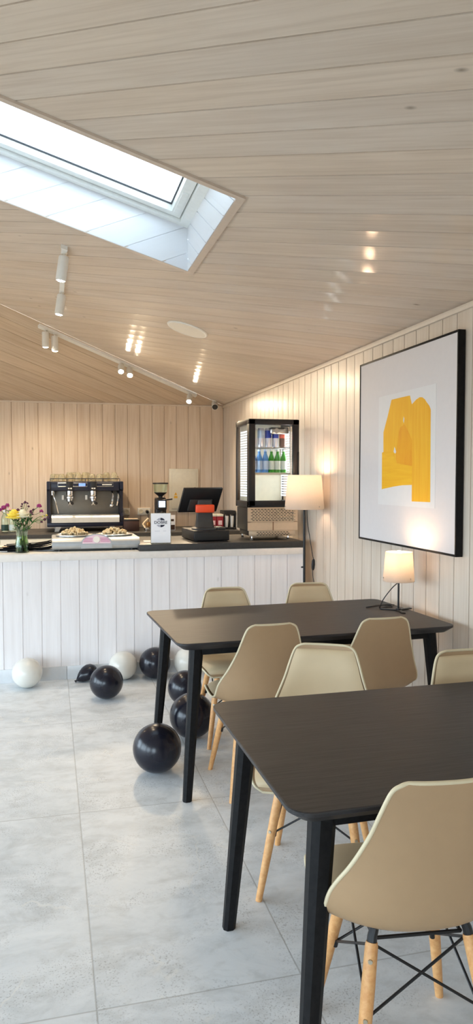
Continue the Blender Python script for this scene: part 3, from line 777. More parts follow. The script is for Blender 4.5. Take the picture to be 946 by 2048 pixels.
# upturned glass cups on top of the machine
def cup_mesh():
    bm = bm_new(); lathe(bm, [(.036, 0), (.040, .004), (.039, .03), (.034, .058), (.026, .072), (.0, .074)], 18)
    tube(bm, catmull([(.038, 0, .018), (.056, 0, .020), (.060, 0, .038), (.050, 0, .052), (.035, 0, .052)], 4), .0042, 7)
    return bm
cup0 = None
spots = [(-.335, .10), (-.25, .06), (-.165, .10), (-.08, .05), (-.0, .10), (.075, .06), (.155, .06), (.235, .10), (.315, .06), (-.29, .24), (-.12, .25), (.03, .24), (.19, .25), (.33, .25)]
for k, (x, y) in enumerate(spots):
    if cup0 is None: cup0 = o = obj('glass_cup', cup_mesh(), M['cupglass'], angle=70)
    else: o = cup0.copy(); C.objects.link(o)
    o.location = (.372+x, 8.06+y, ZB+.546); o.rotation_euler = (0, 0, random.uniform(-2.6, .6))
    o.scale = (1, 1, random.choice((1.1, 1.25, 1.35)))
    tag(o, 'clear cup with handle, upturned on top of the espresso machine', 'cup', 'upturned cups on the espresso machine')

# coffee grinder
gr = thing('coffee_grinder', 'slim black coffee grinder with clear hopper beside the machine', 'coffee grinder', (1.212, 8.10, ZB))
bm = bm_new(); box(bm, (-.075, -.02, 0), (.075, .17, .03), .008); box(bm, (-.062, .04, .03), (.062, .16, .36), .018, 3); obj('body', bm, M['blackplastic'], gr)
bm = bm_new(); box(bm, (-.056, -.03, .225), (.056, .05, .345), .012, 3); hd = obj('head', bm, M['blackplastic'], gr)
bm = bm_new(); box(bm, (-.036, -.034, .255), (.036, -.029, .325), .003); obj('display', bm, glow('grinder_display', (.55, .7, 1, 1), 1.3), hd)
bm = bm_new(); lathe(bm, [(.022, .345), (.024, .375), (.072, .415), (.074, .42)], 22, (0, .08, 0)); obj('hopper_cone', bm, M['blackplastic'], gr)
bm = bm_new(); lathe(bm, [(.0735, .420), (.080, .516), (.078, .516), (.0715, .421)], 22, (0, .08, 0), caps=False); obj('hopper', bm, M['glass'], gr)
bm = bm_new(); lathe(bm, [(.088, .514), (.090, .522), (.086, .530), (.02, .532)], 24, (0, .08, 0)); obj('lid', bm, M['blackplastic'], gr)
bm = bm_new(); tube(bm, [(.05, .02, .335), (.125, .01, .345)], .008, 8); obj('lever', bm, M['blackplastic'], gr)
bm = bm_new(); tube(bm, [(-.025, .0, .19), (-.025, -.07, .19)], .004); tube(bm, [(.025, .0, .19), (.025, -.07, .19)], .004); tube(bm, [(0, .05, .225), (0, .0, .2)], .012); obj('fork', bm, M['steel'], gr)

# knock box and tamper
kb = thing('knock_box', 'dark brown knock box on the back counter beside the espresso machine', 'knock box', (.862, 7.98, ZB))
bm = bm_new(); box(bm, (-.085, 0, 0), (.085, .15, .115), .008); obj('body', bm, M['knock'], kb)
bm = bm_new(); box(bm, (-.086, -.002, .112), (.086, .152, .124), .004); obj('rim', bm, M['blackmetal'], kb)
bm = bm_new(); cyl(bm, (-.075, .075, .128), (.075, .075, .128), .009); obj('knock_bar', bm, M['steelw'], kb)
tm = thing('tamper', 'portafilter with a wooden handle leaning beside the knock box', 'portafilter', (1.035, 7.99, ZB), 0)
bm = bm_new(); lathe(bm, [(.030, 0), (.034, .012), (.034, .03), (.020, .04)], 20); obj('basket', bm, M['chrome'], tm)
bm = bm_new(); tube(bm, [(-.02, .01, .03), (-.045, .03, .07), (-.02, .04, .10), (.02, .05, .135)], .012, 10, .010); obj('handle', bm, plain('pale_horn_handle', srgb(238, 214, 178), .4), tm)
bm = bm_new(); lathe(bm, [(.002, .04), (.022, .045), (.027, .07), (.020, .095), (.002, .10)], 18, (.014, .02, 0)); obj('knob', bm, plain('brass_knob', srgb(150, 108, 60), .35, metal=.6), tm)

# wall sockets and distribution panel on the back wall
def socket(label, x, n, plug):
    s = thing('wall_socket', label, 'socket', (x, YB-.006, 1.088))
    bm = bm_new(); box(bm, (-.036*n-.004, -.012, -.042), (.036*n+.004, .006, .042), .004); obj('frame', bm, M['whiteplastic'], s)
    for k in range(n):
        cx = (k-(n-1)/2)*.074; bm = bm_new(); lathe(bm, [(.026, 0), (.026, .004), (.021, .004), (.020, -.002), (.001, -.002)], 20); bmesh.ops.transform(bm, matrix=Matrix.Translation((cx, -.0125, 0)) @ Matrix.Rotation(PI/2, 4, 'X'), verts=bm.verts); obj('outlet', bm, M['cream'], s)
    if plug:
        cx = (n-1)/2*.074; p = thing('power_plug', 'black plug pushed into the double wall socket', 'plug', (x+cx, YB-.02, 1.083))
        bm = bm_new(); cyl(bm, (0, 0, 0), (0, -.035, -.004), .019, .016); obj('body', bm, M['blackplastic'], p)
        bm = bm_new(); tube(bm, catmull([(0, -.03, -.004), (.005, -.05, -.03), (.01, -.04, -.10), (.0, -.03, -.17)]), .0035, 6); obj('cord', bm, M['blackplastic'], p)
socket('single white wall socket just right of the espresso machine', .876, 1, False)
socket('double white wall socket above the portafilter, with a black plug', 1.082, 2, True)
dp = thing('distribution_panel', 'cream electrical distribution cabinet on the back wall behind the till', 'fuse box', (1.562, YB-.003, 1.085))
bm = bm_new(); box(bm, (-.178, -.030, 0), (.178, 0, .512), .006); obj('frame', bm, M['cream'], dp)
bm = bm_new(); box(bm, (-.150, -.040, .03), (.150, -.029, .484), .004); dd = obj('door', bm, M['cream'], dp)
bm = bm_new(); prism(bm, [(-.120, .195), (-.082, .195), (-.101, .232)], lambda x, z: (x, -.0402, z), lambda x, z: (x, -.0412, z)); box(bm, (-.122, -.0412, .158), (-.080, -.0402, .186)); obj('warning_sticker', bm, M['warn'], dd, smooth=False)
bm = bm_new(); prism(bm, [(-.104, .203), (-.098, .203), (-.100, .224)], lambda x, z: (x, -.0412, z), lambda x, z: (x, -.0416, z)); obj('bolt_mark', bm, M['ink'], dd, smooth=False)
bm = bm_new(); box(bm, (.128, -.044, .25), (.140, -.039, .29), .002); obj('lock', bm, M['greyplastic'], dd)

# ------------------------------------------------------------------ till
ZS = .985
cd = thing('cash_drawer', 'black cash drawer on the dark worktop under the till screen', 'cash drawer', (1.228, 5.555, ZS), math.radians(3))
bm = bm_new(); box(bm, (-.145, .004, .006), (.145, .42, .086), .004); obj('housing', bm, M['blackplastic'], cd)
bm = bm_new(); box(bm, (-.140, -.006, .012), (.140, .004, .076), .003); obj('drawer_front', bm, plain('black_drawer_front', srgb(36, 35, 35), .5), cd)
for sx in (-1, 1):
    for y in (.03, .39): bm = bm_new(); cyl(bm, (sx*.12, y, 0), (sx*.12, y, .007), .012); obj('foot', bm, M['blackplastic'], cd)
pt = thing('till_terminal', 'black till screen on a grey stand with an orange mount', 'till', (1.196, 5.66, ZS+.0865), math.radians(-6))
bm = bm_new(); rs = []
for z, w, d, yy in ((0, .20, .20, .06), (.012, .20, .20, .06), (.02, .15, .13, .06), (.07, .135, .09, .065), (.15, .125, .06, .06), (.235, .115, .045, .05)):
    rs.append([Vector((x, y+yy, z)) for x, y in rrect(w, d, min(w, d)*.2)])
rings(bm, rs); obj('stand', bm, M['greyplastic'], pt)
bm = bm_new(); box(bm, (-.075, -.005, .135), (.075, .05, .200), .01, 3); obj('orange_mount', bm, M['orange'], pt)
sm = Matrix.Translation((-.038, .075, .205)) @ Matrix.Rotation(math.radians(20), 4, 'Z') @ Matrix.Rotation(math.radians(33), 4, 'X')
bm = bm_new(); box(bm, (-.172, -.006, -.08), (.172, .016, .150), .006); bmesh.ops.transform(bm, matrix=sm, verts=bm.verts); scn = obj('screen', bm, M['blackplastic'], pt)
bm = bm_new(); box(bm, (-.10, -.018, -.06), (.10, -.005, .05), .008); bmesh.ops.transform(bm, matrix=sm, verts=bm.verts); obj('rear_housing', bm, M['greyplastic'], scn)
bm = bm_new(); box(bm, (-.162, .0162, -.07), (.162, .0175, .14)); bmesh.ops.transform(bm, matrix=sm, verts=bm.verts); obj('display', bm, plain('dark_display', srgb(20, 24, 36), .15), scn)
bm = bm_new(); box(bm, (-.016, -.0192, .018), (.020, -.0178, .030)); bmesh.ops.transform(bm, matrix=sm, verts=bm.verts); obj('name_plate', bm, M['inkpale'], scn)
ct = thing('card_terminal', 'small grey card terminal on the right of the cash drawer', 'card reader', (1.322, 5.62, ZS+.0865), math.radians(3))
bm = bm_new(); box(bm, (-.035, 0, 0), (.035, .14, .02), .006); obj('body', bm, M['greyplastic'], ct)
bm = bm_new(); box(bm, (-.026, .075, .0198), (.026, .13, .0215), .001); obj('screen', bm, M['label'], ct)

# menu sign holder with the shop emblem
sg = thing('sign_holder', 'white upright sign with a round emblem, on the dark worktop', 'sign', (.812, 5.475, ZS), math.radians(-8))
bm = bm_new(); box(bm, (-.078, -.03, 0), (.078, .045, .004), .001); box(bm, (-.078, .010, .004), (.078, .0135, .232), .001); obj('holder', bm, M['glass'], sg)
bm = bm_new(); box(bm, (-.074, .006, .006), (.074, .0095, .230)); pp = obj('sheet', bm, M['paper'], sg)
def half(x0, x1, z0, z1, R=.036, cz=.160):
    pts = []
    for k in range(97):
        a = 2*PI*k/96; pts.append((R*math.cos(a), cz+R*math.sin(a)))
    q = clip(clip(clip(clip(pts[:-1], 1, 0, x1, True), 1, 0, x0, False), 0, 1, z1, True), 0, 1, z0, False)
    return q
bm = bm_new()
for q in (half(-.003, .04, .177, .22), half(-.003, .04, .10, .143)): prism(bm, q, lambda x, z: (x, .0059, z), lambda x, z: (x, .0052, z))
obj('emblem_dark', bm, M['ink'], pp, smooth=False)
bm = bm_new()
for q in (half(-.04, -.006, .177, .22), half(-.04, -.006, .10, .143)): prism(bm, q, lambda x, z: (x, .0059, z), lambda x, z: (x, .0052, z))
obj('emblem_pale', bm, M['inkpale'], pp, smooth=False)
text_obj('emblem_lettering', 'DOBRE', .031, M['ink'], pp, (0, .0055, .160), (PI/2, 0, 0), bold=.0004)
bm = bm_new(); box(bm, (-.045, .0052, .0945), (-.006, .0059, .0965)); box(bm, (.018, .0052, .0945), (.042, .0059, .0965)); obj('small_print', bm, M['inkpale'], pp, smooth=False)
bm = bm_new(); box(bm, (0, 0, 0), (.21, .15, .003), .0008); o = tag(obj('paper_sheet', bm, M['paper']), 'white paper sheets lying on the dark worktop behind the sign', 'paper'); o.location = (.70, 5.62, ZS+.0003); o.rotation_euler = (0, 0, -.1)

# ------------------------------------------------------------------ drinks display fridge
FX0, FX1, FY0, FY1 = 1.535, 1.955, 5.60, 6.0
fr = thing('display_fridge', 'black framed glass drinks fridge standing on the dark worktop', 'fridge', ((FX0+FX1)/2, FY0, ZS))
w = (FX1-FX0)/2; D = FY1-FY0; HB, HT = .262, .972
bm = bm_new(); box(bm, (-w+.012, .02, .075), (w-.03, D, HB-.004), .002); box(bm, (-w+.03, .04, .028), (w-.05, D-.02, .076), .002); obj('compressor_housing', bm, M['blackmetal'], fr)
bm = bm_new()
# pierced front plate: rows of slots cut as real openings between bars
zr = [.246-.0125*k for k in range(9)]
box(bm, (-w, .0, .075), (w, .018, zr[-1]-.004)); box(bm, (-w, .0, .252), (w, .018, HB))
for k in range(9):
    z = zr[k]; box(bm, (-w, 0, z-.0045), (w, .018, z+.0005)) if k == 8 else None
for k in range(9):
    z0 = zr[k]-.0045; z1_ = z0+.0062
    box(bm, (-w, 0, z1_), (w, .018, z1_+.0065)); sh_ = .012*(k % 2)
    x = -w
    box(bm, (-w, 0, z0), (-w+.024+sh_, .018, z1_+.001)); box(bm, (w-.034+sh_, 0, z0), (w, .018, z1_+.001))
    for j in range(13): xx = -w+.046+sh_+j*.0275; box(bm, (xx, 0, z0), (xx+.0075, .018, z1_+.001)) if xx < w-.045 else None
obj('vent_panel', bm, M['steelw'], fr, smooth=False)
bm = bm_new(); box(bm, (-w+.012, .014, .028), (w-.016, .028, .074), .002); lv = obj('lower_vent_panel', bm, M['steelw'], fr)
bm = bm_new()
for r in range(3):
    for j in range(11): x = -w+.075+j*.025+.011*(r % 2); box(bm, (x, .012, .036+r*.011), (x+.017, .0142, .041+r*.011))
obj('vent_slots', bm, M['blackmetal'], lv, smooth=False)
bm = bm_new(); box(bm, (-.004, -.002, .076), (.004, .001, .146)); obj('plate_seam', bm, plain('bronze_seam', srgb(150, 110, 76), .5), fr, smooth=False)
for sx in (-w+.045, w-.065):
    for y in (.05, D-.05):
        bm = bm_new(); lathe(bm, [(.013, 0), (.014, .008), (.008, .012), (.007, .03)], 14, (sx, y, 0)); obj('foot', bm, M['chrome'], fr)
# black cabinet frame
bm = bm_new()
for sx in (-1, 1):
    for y0, y1 in ((.0, .035), (D-.03, D)):
        box(bm, (sx*w-(.03 if sx > 0 else 0), y0, HB), (sx*w+(.03 if sx < 0 else 0), y1, HT), .003)
for z0, z1_ in ((HB, HB+.05), (HT-.045, HT)):
    for y0, y1 in ((0, .035), (D-.03, D)): box(bm, (-w, y0, z0), (w, y1, z1_), .003)
    for sx in (-1, 1): box(bm, (sx*w-(.03 if sx > 0 else 0), .03, z0), (sx*w+(.03 if sx < 0 else 0), D-.02, z1_), .003)
box(bm, (-w+.01, .01, HT-.02), (w-.01, D-.01, HT-.002)); box(bm, (-w+.01, .01, HB), (w-.01, D-.01, HB+.02))
obj('cabinet_frame', bm, M['blackplastic'], fr)
bm = bm_new()
for a, b, c, d in ((-w, -w+.052, HB+.012, HT-.004), (w-.052, w, HB+.012, HT-.004), (-w, w, HB+.012, HB+.056), (-w, w, HT-.045, HT-.004)): box(bm, (a, -.028, c), (b, -.001, d), .003)
dr = obj('door', bm, M['blackplastic'], fr)
bm = bm_new(); box(bm, (-w+.052, -.016, HB+.056), (w-.052, -.010, HT-.045)); obj('pane', bm, M['fridgeglass'], dr, smooth=False)
bm = bm_new(); box(bm, (w-.012, -.04, HB+.25), (w-.002, -.026, HB+.45), .004); obj('handle', bm, M['blackplastic'], dr)
for sx in (-1, 1):
    bm = bm_new(); x = sx*(w-.006); box(bm, (x-.003, .036, HB+.05), (x+.003, D-.031, HT-.045)); obj('side_pane', bm, M['fridgeglass'], fr, smooth=False)
    bm = bm_new()
    x = sx*(w-.030)
    for k in range(26): z = HB+.085+k*.021; box(bm, (x-.005, .12, z), (x+.005, .34, z+.013), .002)
    obj('led_strip', bm, M['led'], fr)
    bm = bm_new(); box(bm, (x-.003, .112, HB+.05), (x+.003, .12, HT-.045)); box(bm, (x-.003, .34, HB+.05), (x+.003, .348, HT-.045)); obj('led_rail', bm, M['whiteplastic'], fr, smooth=False)
bm = bm_new(); box(bm, (-w+.03, D-.045, HB+.02), (w-.03, D-.032, HT-.02)); box(bm, (-w+.03, .04, HB+.02), (w-.03, D-.045, HB+.026)); obj('liner', bm, M['fridgein'], fr, smooth=False)
sh1, sh2 = 1.522-ZS, 1.738-ZS
for z in (sh1, sh2):
    bm = bm_new()
    for k in range(17): x = -w+.045+k*(2*w-.09)/16; tube(bm, [(x, .075, z-.004), (x, D-.05, z-.004)], .0018, 6)
    for y in (.075, .2, D-.05): tube(bm, [(-w+.04, y, z-.0075), (w-.04, y, z-.0075)], .003, 6)
    box(bm, (-w+.04, .070, z-.012), (w-.04, .074, z+.006)) if z == sh1 else None
    obj('shelf', bm, M['fridgein'] if z == sh1 else M['steel'], fr)
bm = bm_new(); box(bm, (.0, .07, HT-.115), (w-.05, .20, HT-.06), .014, 3); cyl(bm, (.05, .068, HT-.088), (.05, .072, HT-.088), .022); cyl(bm, (.13, .068, HT-.088), (.13, .072, HT-.088), .022); obj('fan_unit', bm, M['steel'], fr)
for sx in (-1, 1):
    l = bpy.data.lights.new('fridge_light', 'AREA'); l.shape = 'RECTANGLE'; l.size = .02; l.size_y = .55; l.energy = .4; l.color = (.9, .97, 1)
    o = bpy.data.objects.new('fridge_light', l); C.objects.link(o); o.parent = fr; o.location = (sx*(w-.042), .10, .61); o.rotation_euler = (PI/2, 0, sx*PI/2)

def can(label, x, y, z, m1, m2, r=.027, h=.155):
    t = thing('drink_can', label, 'can', (x, y, z), 0, 'cans on the top fridge shelf')
    bm = bm_new(); lathe(bm, [(r*.8, 0), (r, .008), (r, h-.014), (r*.84, h-.003), (r*.84, h), (r*.78, h-.004), (.001, h-.004)], 22); obj('body', bm, m1, t)
    bm = bm_new(); lathe(bm, [(r+.0004, h*.48), (r+.0006, h*.5), (r+.0006, h*.86), (r+.0004, h*.88)], 22, caps=False); obj('printed_band', bm, m2, t)
def bottle(label, x, y, z, mg, ml):
    t = thing('drink_bottle', label, 'bottle', (x, y, z), 0, 'bottles on the lower fridge shelf')
    bm = bm_new(); lathe(bm, [(.024, 0), (.027, .006), (.027, .105), (.022, .130), (.0125, .155), (.0115, .178), (.0118, .18)], 22); obj('body', bm, mg, t)
    bm = bm_new(); lathe(bm, [(.0276, .025), (.0278, .03), (.0278, .092), (.0276, .097)], 22, caps=False); obj('label', bm, ml, t)
    bm = bm_new(); lathe(bm, [(.0135, .174), (.014, .186), (.012, .190), (.001, .1905)], 18); obj('cap', bm, ml, t)
xs = [FX0+.080+k*.062 for k in range(5)]
for k, (m1, m2, lab) in enumerate(((M['cansilver'], M['label'], 'pale silver slim can at the left of the top fridge shelf'), (M['cansilver'], M['labelb'], 'pale silver slim can, second from left on the top fridge shelf'), (M['cansilver'], M['canblue'], 'silver can with blue print, third from left in the fridge'), (M['cansilver'], M['canblue'], 'silver can with blue print, beside the brown can in the fridge'), (M['canbrown'], M['canred'], 'brown can with a red band at the right of the top fridge shelf'))):
    can(lab, xs[k], FY0+.125, ZS+sh2-.002, m1, m2)
xs = [FX0+.076+k*.0525 for k in range(6)]
for k, (mg, ml, lab) in enumerate(((M['blueglass'], M['labelb'], 'blue bottle at the left end of the lower fridge shelf'), (M['blueglass'], M['labelb'], 'blue bottle, the middle one of three in the fridge'), (M['blueglass'], M['labelb'], 'blue bottle next to the green bottles in the fridge'), (M['greenglass'], M['label'], 'green bottle next to the blue bottles in the fridge'), (M['greenglass'], M['label'], 'green bottle, the middle one of three in the fridge'), (M['greenglass'], M['label'], 'green bottle at the right end of the lower fridge shelf'))):
    bottle(lab, xs[k], FY0+.125, ZS+sh1+.006, mg, ml)

# things between the till and the fridge, on the back counter
rk = thing('cup_rack', 'black two-tier rack on the back counter left of the fridge', 'rack', (1.985, 8.02, ZB))
bm = bm_new(); box(bm, (-.068, 0, .165), (.068, .22, .21), .006); box(bm, (-.068, 0, .0), (.068, .22, .02), .003)
for sx in (-.062, .0, .062): box(bm, (sx-.005, .02, .02), (sx+.005, .2, .166), .002)
obj('frame', bm, M['blackplastic'], rk)
for k, x in enumerate((-.031, .031)):
    bm = bm_new(); lathe(bm, [(.016, 0), (.021, .04), (.024, .085), (.0245, .13), (.022, .13), (.021, .085), (.001, .01)], 20); o = obj('paper_cup_stack', bm, M['whiteplastic']); o.location = (1.985+x, 8.06, ZB+.0205)
    tag(o, ('white paper cups in the left bay of the black rack', 'white paper cups in the right bay of the black rack')[k], 'cup', 'paper cups in the rack')
for k, (x, lab) in enumerate(((1.79, 'dark red tea box on the back counter, the left of two'), (1.87, 'dark red tea box on the back counter, next to the black rack'))):
    t = thing('tea_box', lab, 'box', (x, 8.02, ZB), 0, 'tea boxes on the back counter')
    bm = bm_new(); box(bm, (-.037, 0, 0), (.037, .12, .145), .002); obj('carton', bm, M['teared'], t)
    bm = bm_new(); box(bm, (-.022, -.0012, .05), (.022, .0003, .10), .0003); obj('label', bm, M['pinkf'], t)
    bm = bm_new(); box(bm, (-.038, -.001, .146), (.038, .121, .172), .003); obj('lid', bm, M['cream'], t)
bx = thing('menu_card', 'printed card standing behind the sign, left of the till', 'card', (1.30, 8.0, ZB), .1)
bm = bm_new(); box(bm, (-.05, 0, 0), (.05, .004, .17), .0006); obj('card', bm, M['paper'], bx); bm = bm_new(); box(bm, (-.045, -.0008, .005), (.045, -.0001, .06)); box(bm, (-.03, -.0008, .10), (.035, -.0001, .125)); obj('picture', bm, M['knock'], bx, smooth=False)

# ------------------------------------------------------------------ left end of the counter: warmer, flowers, cutlery
ZL = .9376
hw = thing('tabletop_cooker', 'silver double tabletop cooker with a pink arched plaque on the counter', 'cooker', (.333, 5.52, ZL))
bm = bm_new(); yy = [(0, .018), (-.012, .03), (-.016, .05), (-.008, .072), (.02, .088), (.06, .094), (.44, .094), (.46, .07), (.46, .012), (.01, .012)]
prism(bm, yy, lambda y, z: (-.325, y, z), lambda y, z: (.325, y, z)); bmesh.ops.bevel(bm, geom=[e for e in bm.edges if abs(e.verts[0].co.x-e.verts[1].co.x) < 1e-5], offset=.005, segments=2, affect='EDGES'); obj('housing', bm, M['silver'], hw)
for sx in (-1, 1):
    for y in (.04, .40): bm = bm_new(); cyl(bm, (sx*.27, y, 0), (sx*.27, y, .014), .016); obj('foot', bm, M['blackplastic'], hw)
bm = bm_new(); arch = [(-.115, .0)]+[(-.115*math.cos(PI*k/24), .035+.075*math.sin(PI*k/24)) for k in range(25)]+[(.115, .0)]
tl = math.radians(20)
am = Matrix.Translation((0, -.026, .022)) @ Matrix.Rotation(-tl, 4, 'X')
prism(bm, arch, lambda x, z: am @ Vector((x, 0, z)), lambda x, z: am @ Vector((x, .030, z))); pq_ = obj('plaque', bm, M['silver'], hw, smooth=False)
bm = bm_new(); arch2 = [(-.105, .036)]+[(-.105*math.cos(PI*k/24), .036+.066*math.sin(PI*k/24)) for k in range(1, 24)]+[(.105, .036)]
prism(bm, arch2, lambda x, z: am @ Vector((x, -.0012, z)), lambda x, z: am @ Vector((x, -.0002, z))); obj('plaque_face', bm, M['pinkplate'], pq_, smooth=False)
bm = bm_new()
for a, b, z in ((-.098, -.03, .050), (-.095, -.03, .062), (-.085, -.028, .074), (.03, .098, .050), (.03, .095, .062), (.028, .085, .074)): prism(bm, [(a, z), (b, z), (b, z+.005), (a, z+.005)], lambda x, q: am @ Vector((x, -.002, q)), lambda x, q: am @ Vector((x, -.0011, q)))
obj('plaque_lines', bm, M['pinkline'], pq_, smooth=False)
bm = bm_new(); prism(bm, [(.024*math.cos(2*PI*k/24), .066+.026*math.sin(2*PI*k/24)) for k in range(24)], lambda x, q: am @ Vector((x, -.006, q)), lambda x, q: am @ Vector((x, -.001, q))); obj('dial', bm, M['whiteplastic'], pq_)
for k, sx in enumerate((-1, 1)):
    bm = bm_new(); lathe(bm, [(.135, .094), (.142, .100), (.142, .108), (.130, .110), (.12, .104), (.001, .104)], 36, (sx*.155, .26, 0)); obj('hotplate', bm, M['steel'], hw)
    bm = bm_new(); rr = random.Random(5+k)
    for q in range(130):
        a = rr.uniform(0, 2*PI); d = .098*math.sqrt(rr.random()); t_ = bm_new(); bmesh.ops.create_icosphere(t_, subdivisions=1, radius=rr.uniform(.009, .016))
        merge(bm, t_, mtx=Matrix.Translation((d*math.cos(a), d*math.sin(a), .010+rr.uniform(0, .052)*(1-d/.115))) @ Euler((rr.random()*3, rr.random()*3, 0)).to_matrix().to_4x4() @ Matrix.Diagonal((1, rr.uniform(.6, 1.2), rr.uniform(.5, .9), 1)))
    o = tag(obj('golden_sweets', bm, M['nougat'], angle=20), ('heap of golden sweets on the left plate of the silver cooker', 'heap of golden sweets on the right plate of the silver cooker')[k], 'sweets'); o['kind'] = 'stuff'; o.location = (.333+sx*.155, 5.52+.26, ZL+.104)

# vase with mixed flowers
VX, VY = -.205, 5.53
va = thing('flower_vase', 'waisted clear glass vase of cut flowers on the counter', 'vase', (VX, VY, ZL))
po = [(.040, 0), (.049, .004), (.051, .03), (.049, .06), (.041, .10), (.038, .125), (.042, .155), (.050, .185), (.053, .195)]
bm = bm_new(); lathe(bm, po+[(r-.003, z) for r, z in reversed(po[1:])]+[(.001, .008)], 28); obj('body', bm, M['glass'], va, angle=60)
bm = bm_new(); lathe(bm, [(.001, .0085), (.044, .0085), (.0465, .03), (.0445, .06), (.0375, .10), (.035, .122), (.001, .122)], 28); obj('water', bm, M['water'], va, angle=60)
def bloom(bm, c, r, kind, rr):
    c = Vector(c)
    if kind == 'rose':
        for ring, (n, rad, tilt, sz) in enumerate(((5, .15, .25, .62), (7, .42, .6, .72), (9, .72, 1.0, .78), (10, .92, 1.35, .75))):
            for k in range(n):
                a = 2*PI*k/n+ring*.4+rr.uniform(-.15, .15); t_ = bm_new(); bmesh.ops.create_uvsphere(t_, u_segments=8, v_segments=6, radius=1)
                m_ = Matrix.Translation(c+Vector((math.cos(a)*rad*r*.62, math.sin(a)*rad*r*.62, r*(.55-.35*ring*.6)))) @ Matrix.Rotation(a, 4, 'Z') @ Matrix.Rotation(tilt, 4, 'Y') @ Matrix.Diagonal((r*.10, r*sz*.62, r*sz*.66, 1))
                merge(bm, t_, mtx=m_)
    else:
        for k in range(16 if kind == 'carn' else 9):
            a = rr.uniform(0, 2*PI); e = rr.uniform(-.4, 1.5); d = Vector((math.cos(a)*math.cos(e), math.sin(a)*math.cos(e), math.sin(e))); t_ = bm_new(); bmesh.ops.create_icosphere(t_, subdivisions=1, radius=1)
            merge(bm, t_, mtx=Matrix.Translation(c+d*r*.6) @ d.to_track_quat('Z', 'Y').to_matrix().to_4x4() @ Matrix.Diagonal((r*.42, r*.42, r*.5, 1)))
    return bm
def flower(label, tip, r, kind, mat, extra=(), leaves=2):
    rr = random.Random(label); t = thing('cut_flower', label, 'flower', (VX, VY, ZL), 0, 'cut flowers in the vase')
    tip = Vector(tip); a = rr.uniform(0, 6.28); base = Vector((.028*math.cos(a), .028*math.sin(a), .014)); dirn = Vector((tip.x, tip.y, 0)); nk = dirn.normalized()*.022 if dirn.length > .01 else Vector((0, 0, 0))
    pts = catmull([base, (nk.x, nk.y, .125), (nk.x*1.5+tip.x*.12, nk.y*1.5+tip.y*.12, .19), tip*.62+Vector((0, 0, .085)), tip], 5)
    bm = bm_new(); tube(bm, pts, .0024, 6); st = obj('stem', bm, M['jade'], t)
    for e in extra:
        bm = bm_new(); e = Vector(e); p0 = Vector(pts[-7]); tube(bm, catmull([p0, (p0+e)/2+Vector((0, 0, -.008)), e], 4), .0016, 5); obj('side_stem', bm, M['jade'], t)
        bm = bm_new(); bloom(bm, e, r*.8, kind, rr); obj('bloom', bm, mat, t, angle=50)
    bm = bm_new(); bloom(bm, tip, r, kind, rr); obj('bloom', bm, mat, t, angle=50)
    for k in range(leaves):
        q = Vector(pts[len(pts)*(5+3*k)//14]); a = rr.uniform(0, 6.28); bm = bm_new(); dv = Vector((math.cos(a)*.6, math.sin(a)*.6, .8)); sx = Vector((-math.sin(a), math.cos(a), 0)); Lf = rr.uniform(.05, .08)
        prev = []
        for s_ in range(6):
            f = s_/5; wd = .010*math.sin(PI*min(.97, f*.9+.08)); cpt = q+dv*Lf*f+Vector((0, 0, -.02*f*f)); prev.append([cpt-sx*wd, cpt+Vector((0, 0, -.002)), cpt+sx*wd, cpt+Vector((0, 0, -.0045))])
        rings(bm, prev); obj('leaf', bm, M['jade2'] if k % 2 else M['jade'], t)
flower('large yellow rose at the left of the vase', (-.052, -.02, .262), .060, 'rose', M['yellowf'])
flower('large creamy white rose beside the yellow rose', (.006, -.015, .268), .054, 'rose', M['whitef'])
flower('magenta flower cluster at the far left of the bouquet', (-.125, .0, .325), .022, 'carn', M['magenta'], [(-.155, .01, .312), (-.098, .0, .345)])
flower('pale pink flower between the magenta cluster and the yellow rose', (-.085, .0, .315), .016, 'carn', M['pinkf'])
flower('dark purple spray at the top of the bouquet', (.025, .02, .365), .013, 'bud', M['darkpurple'], [(.005, .02, .352), (.04, .0, .36), (.0, .0, .335), (.05, .02, .335)])
flower('dark purple flower above the white rose', (-.025, .02, .305), .018, 'carn', M['darkpurple'], [(.0, .03, .31)])
flower('magenta flower standing alone at the upper right of the bouquet', (.125, .0, .338), .019, 'carn', M['magenta'], [(.142, .0, .30)])
flower('dark violet buds at the right of the white rose', (.068, -.01, .298), .014, 'bud', M['darkpurple'], [(.085, .0, .31), (.075, -.02, .28)])
flower('drooping dark purple buds at the lower right of the bouquet', (.165, -.02, .238), .014, 'bud', M['darkpurple'], [(.14, -.03, .222), (.185, -.01, .25)])
flower('pale yellow buds hanging at the right of the bouquet', (.178, .0, .270), .009, 'bud', M['yellowf'], [(.15, .0, .262)])
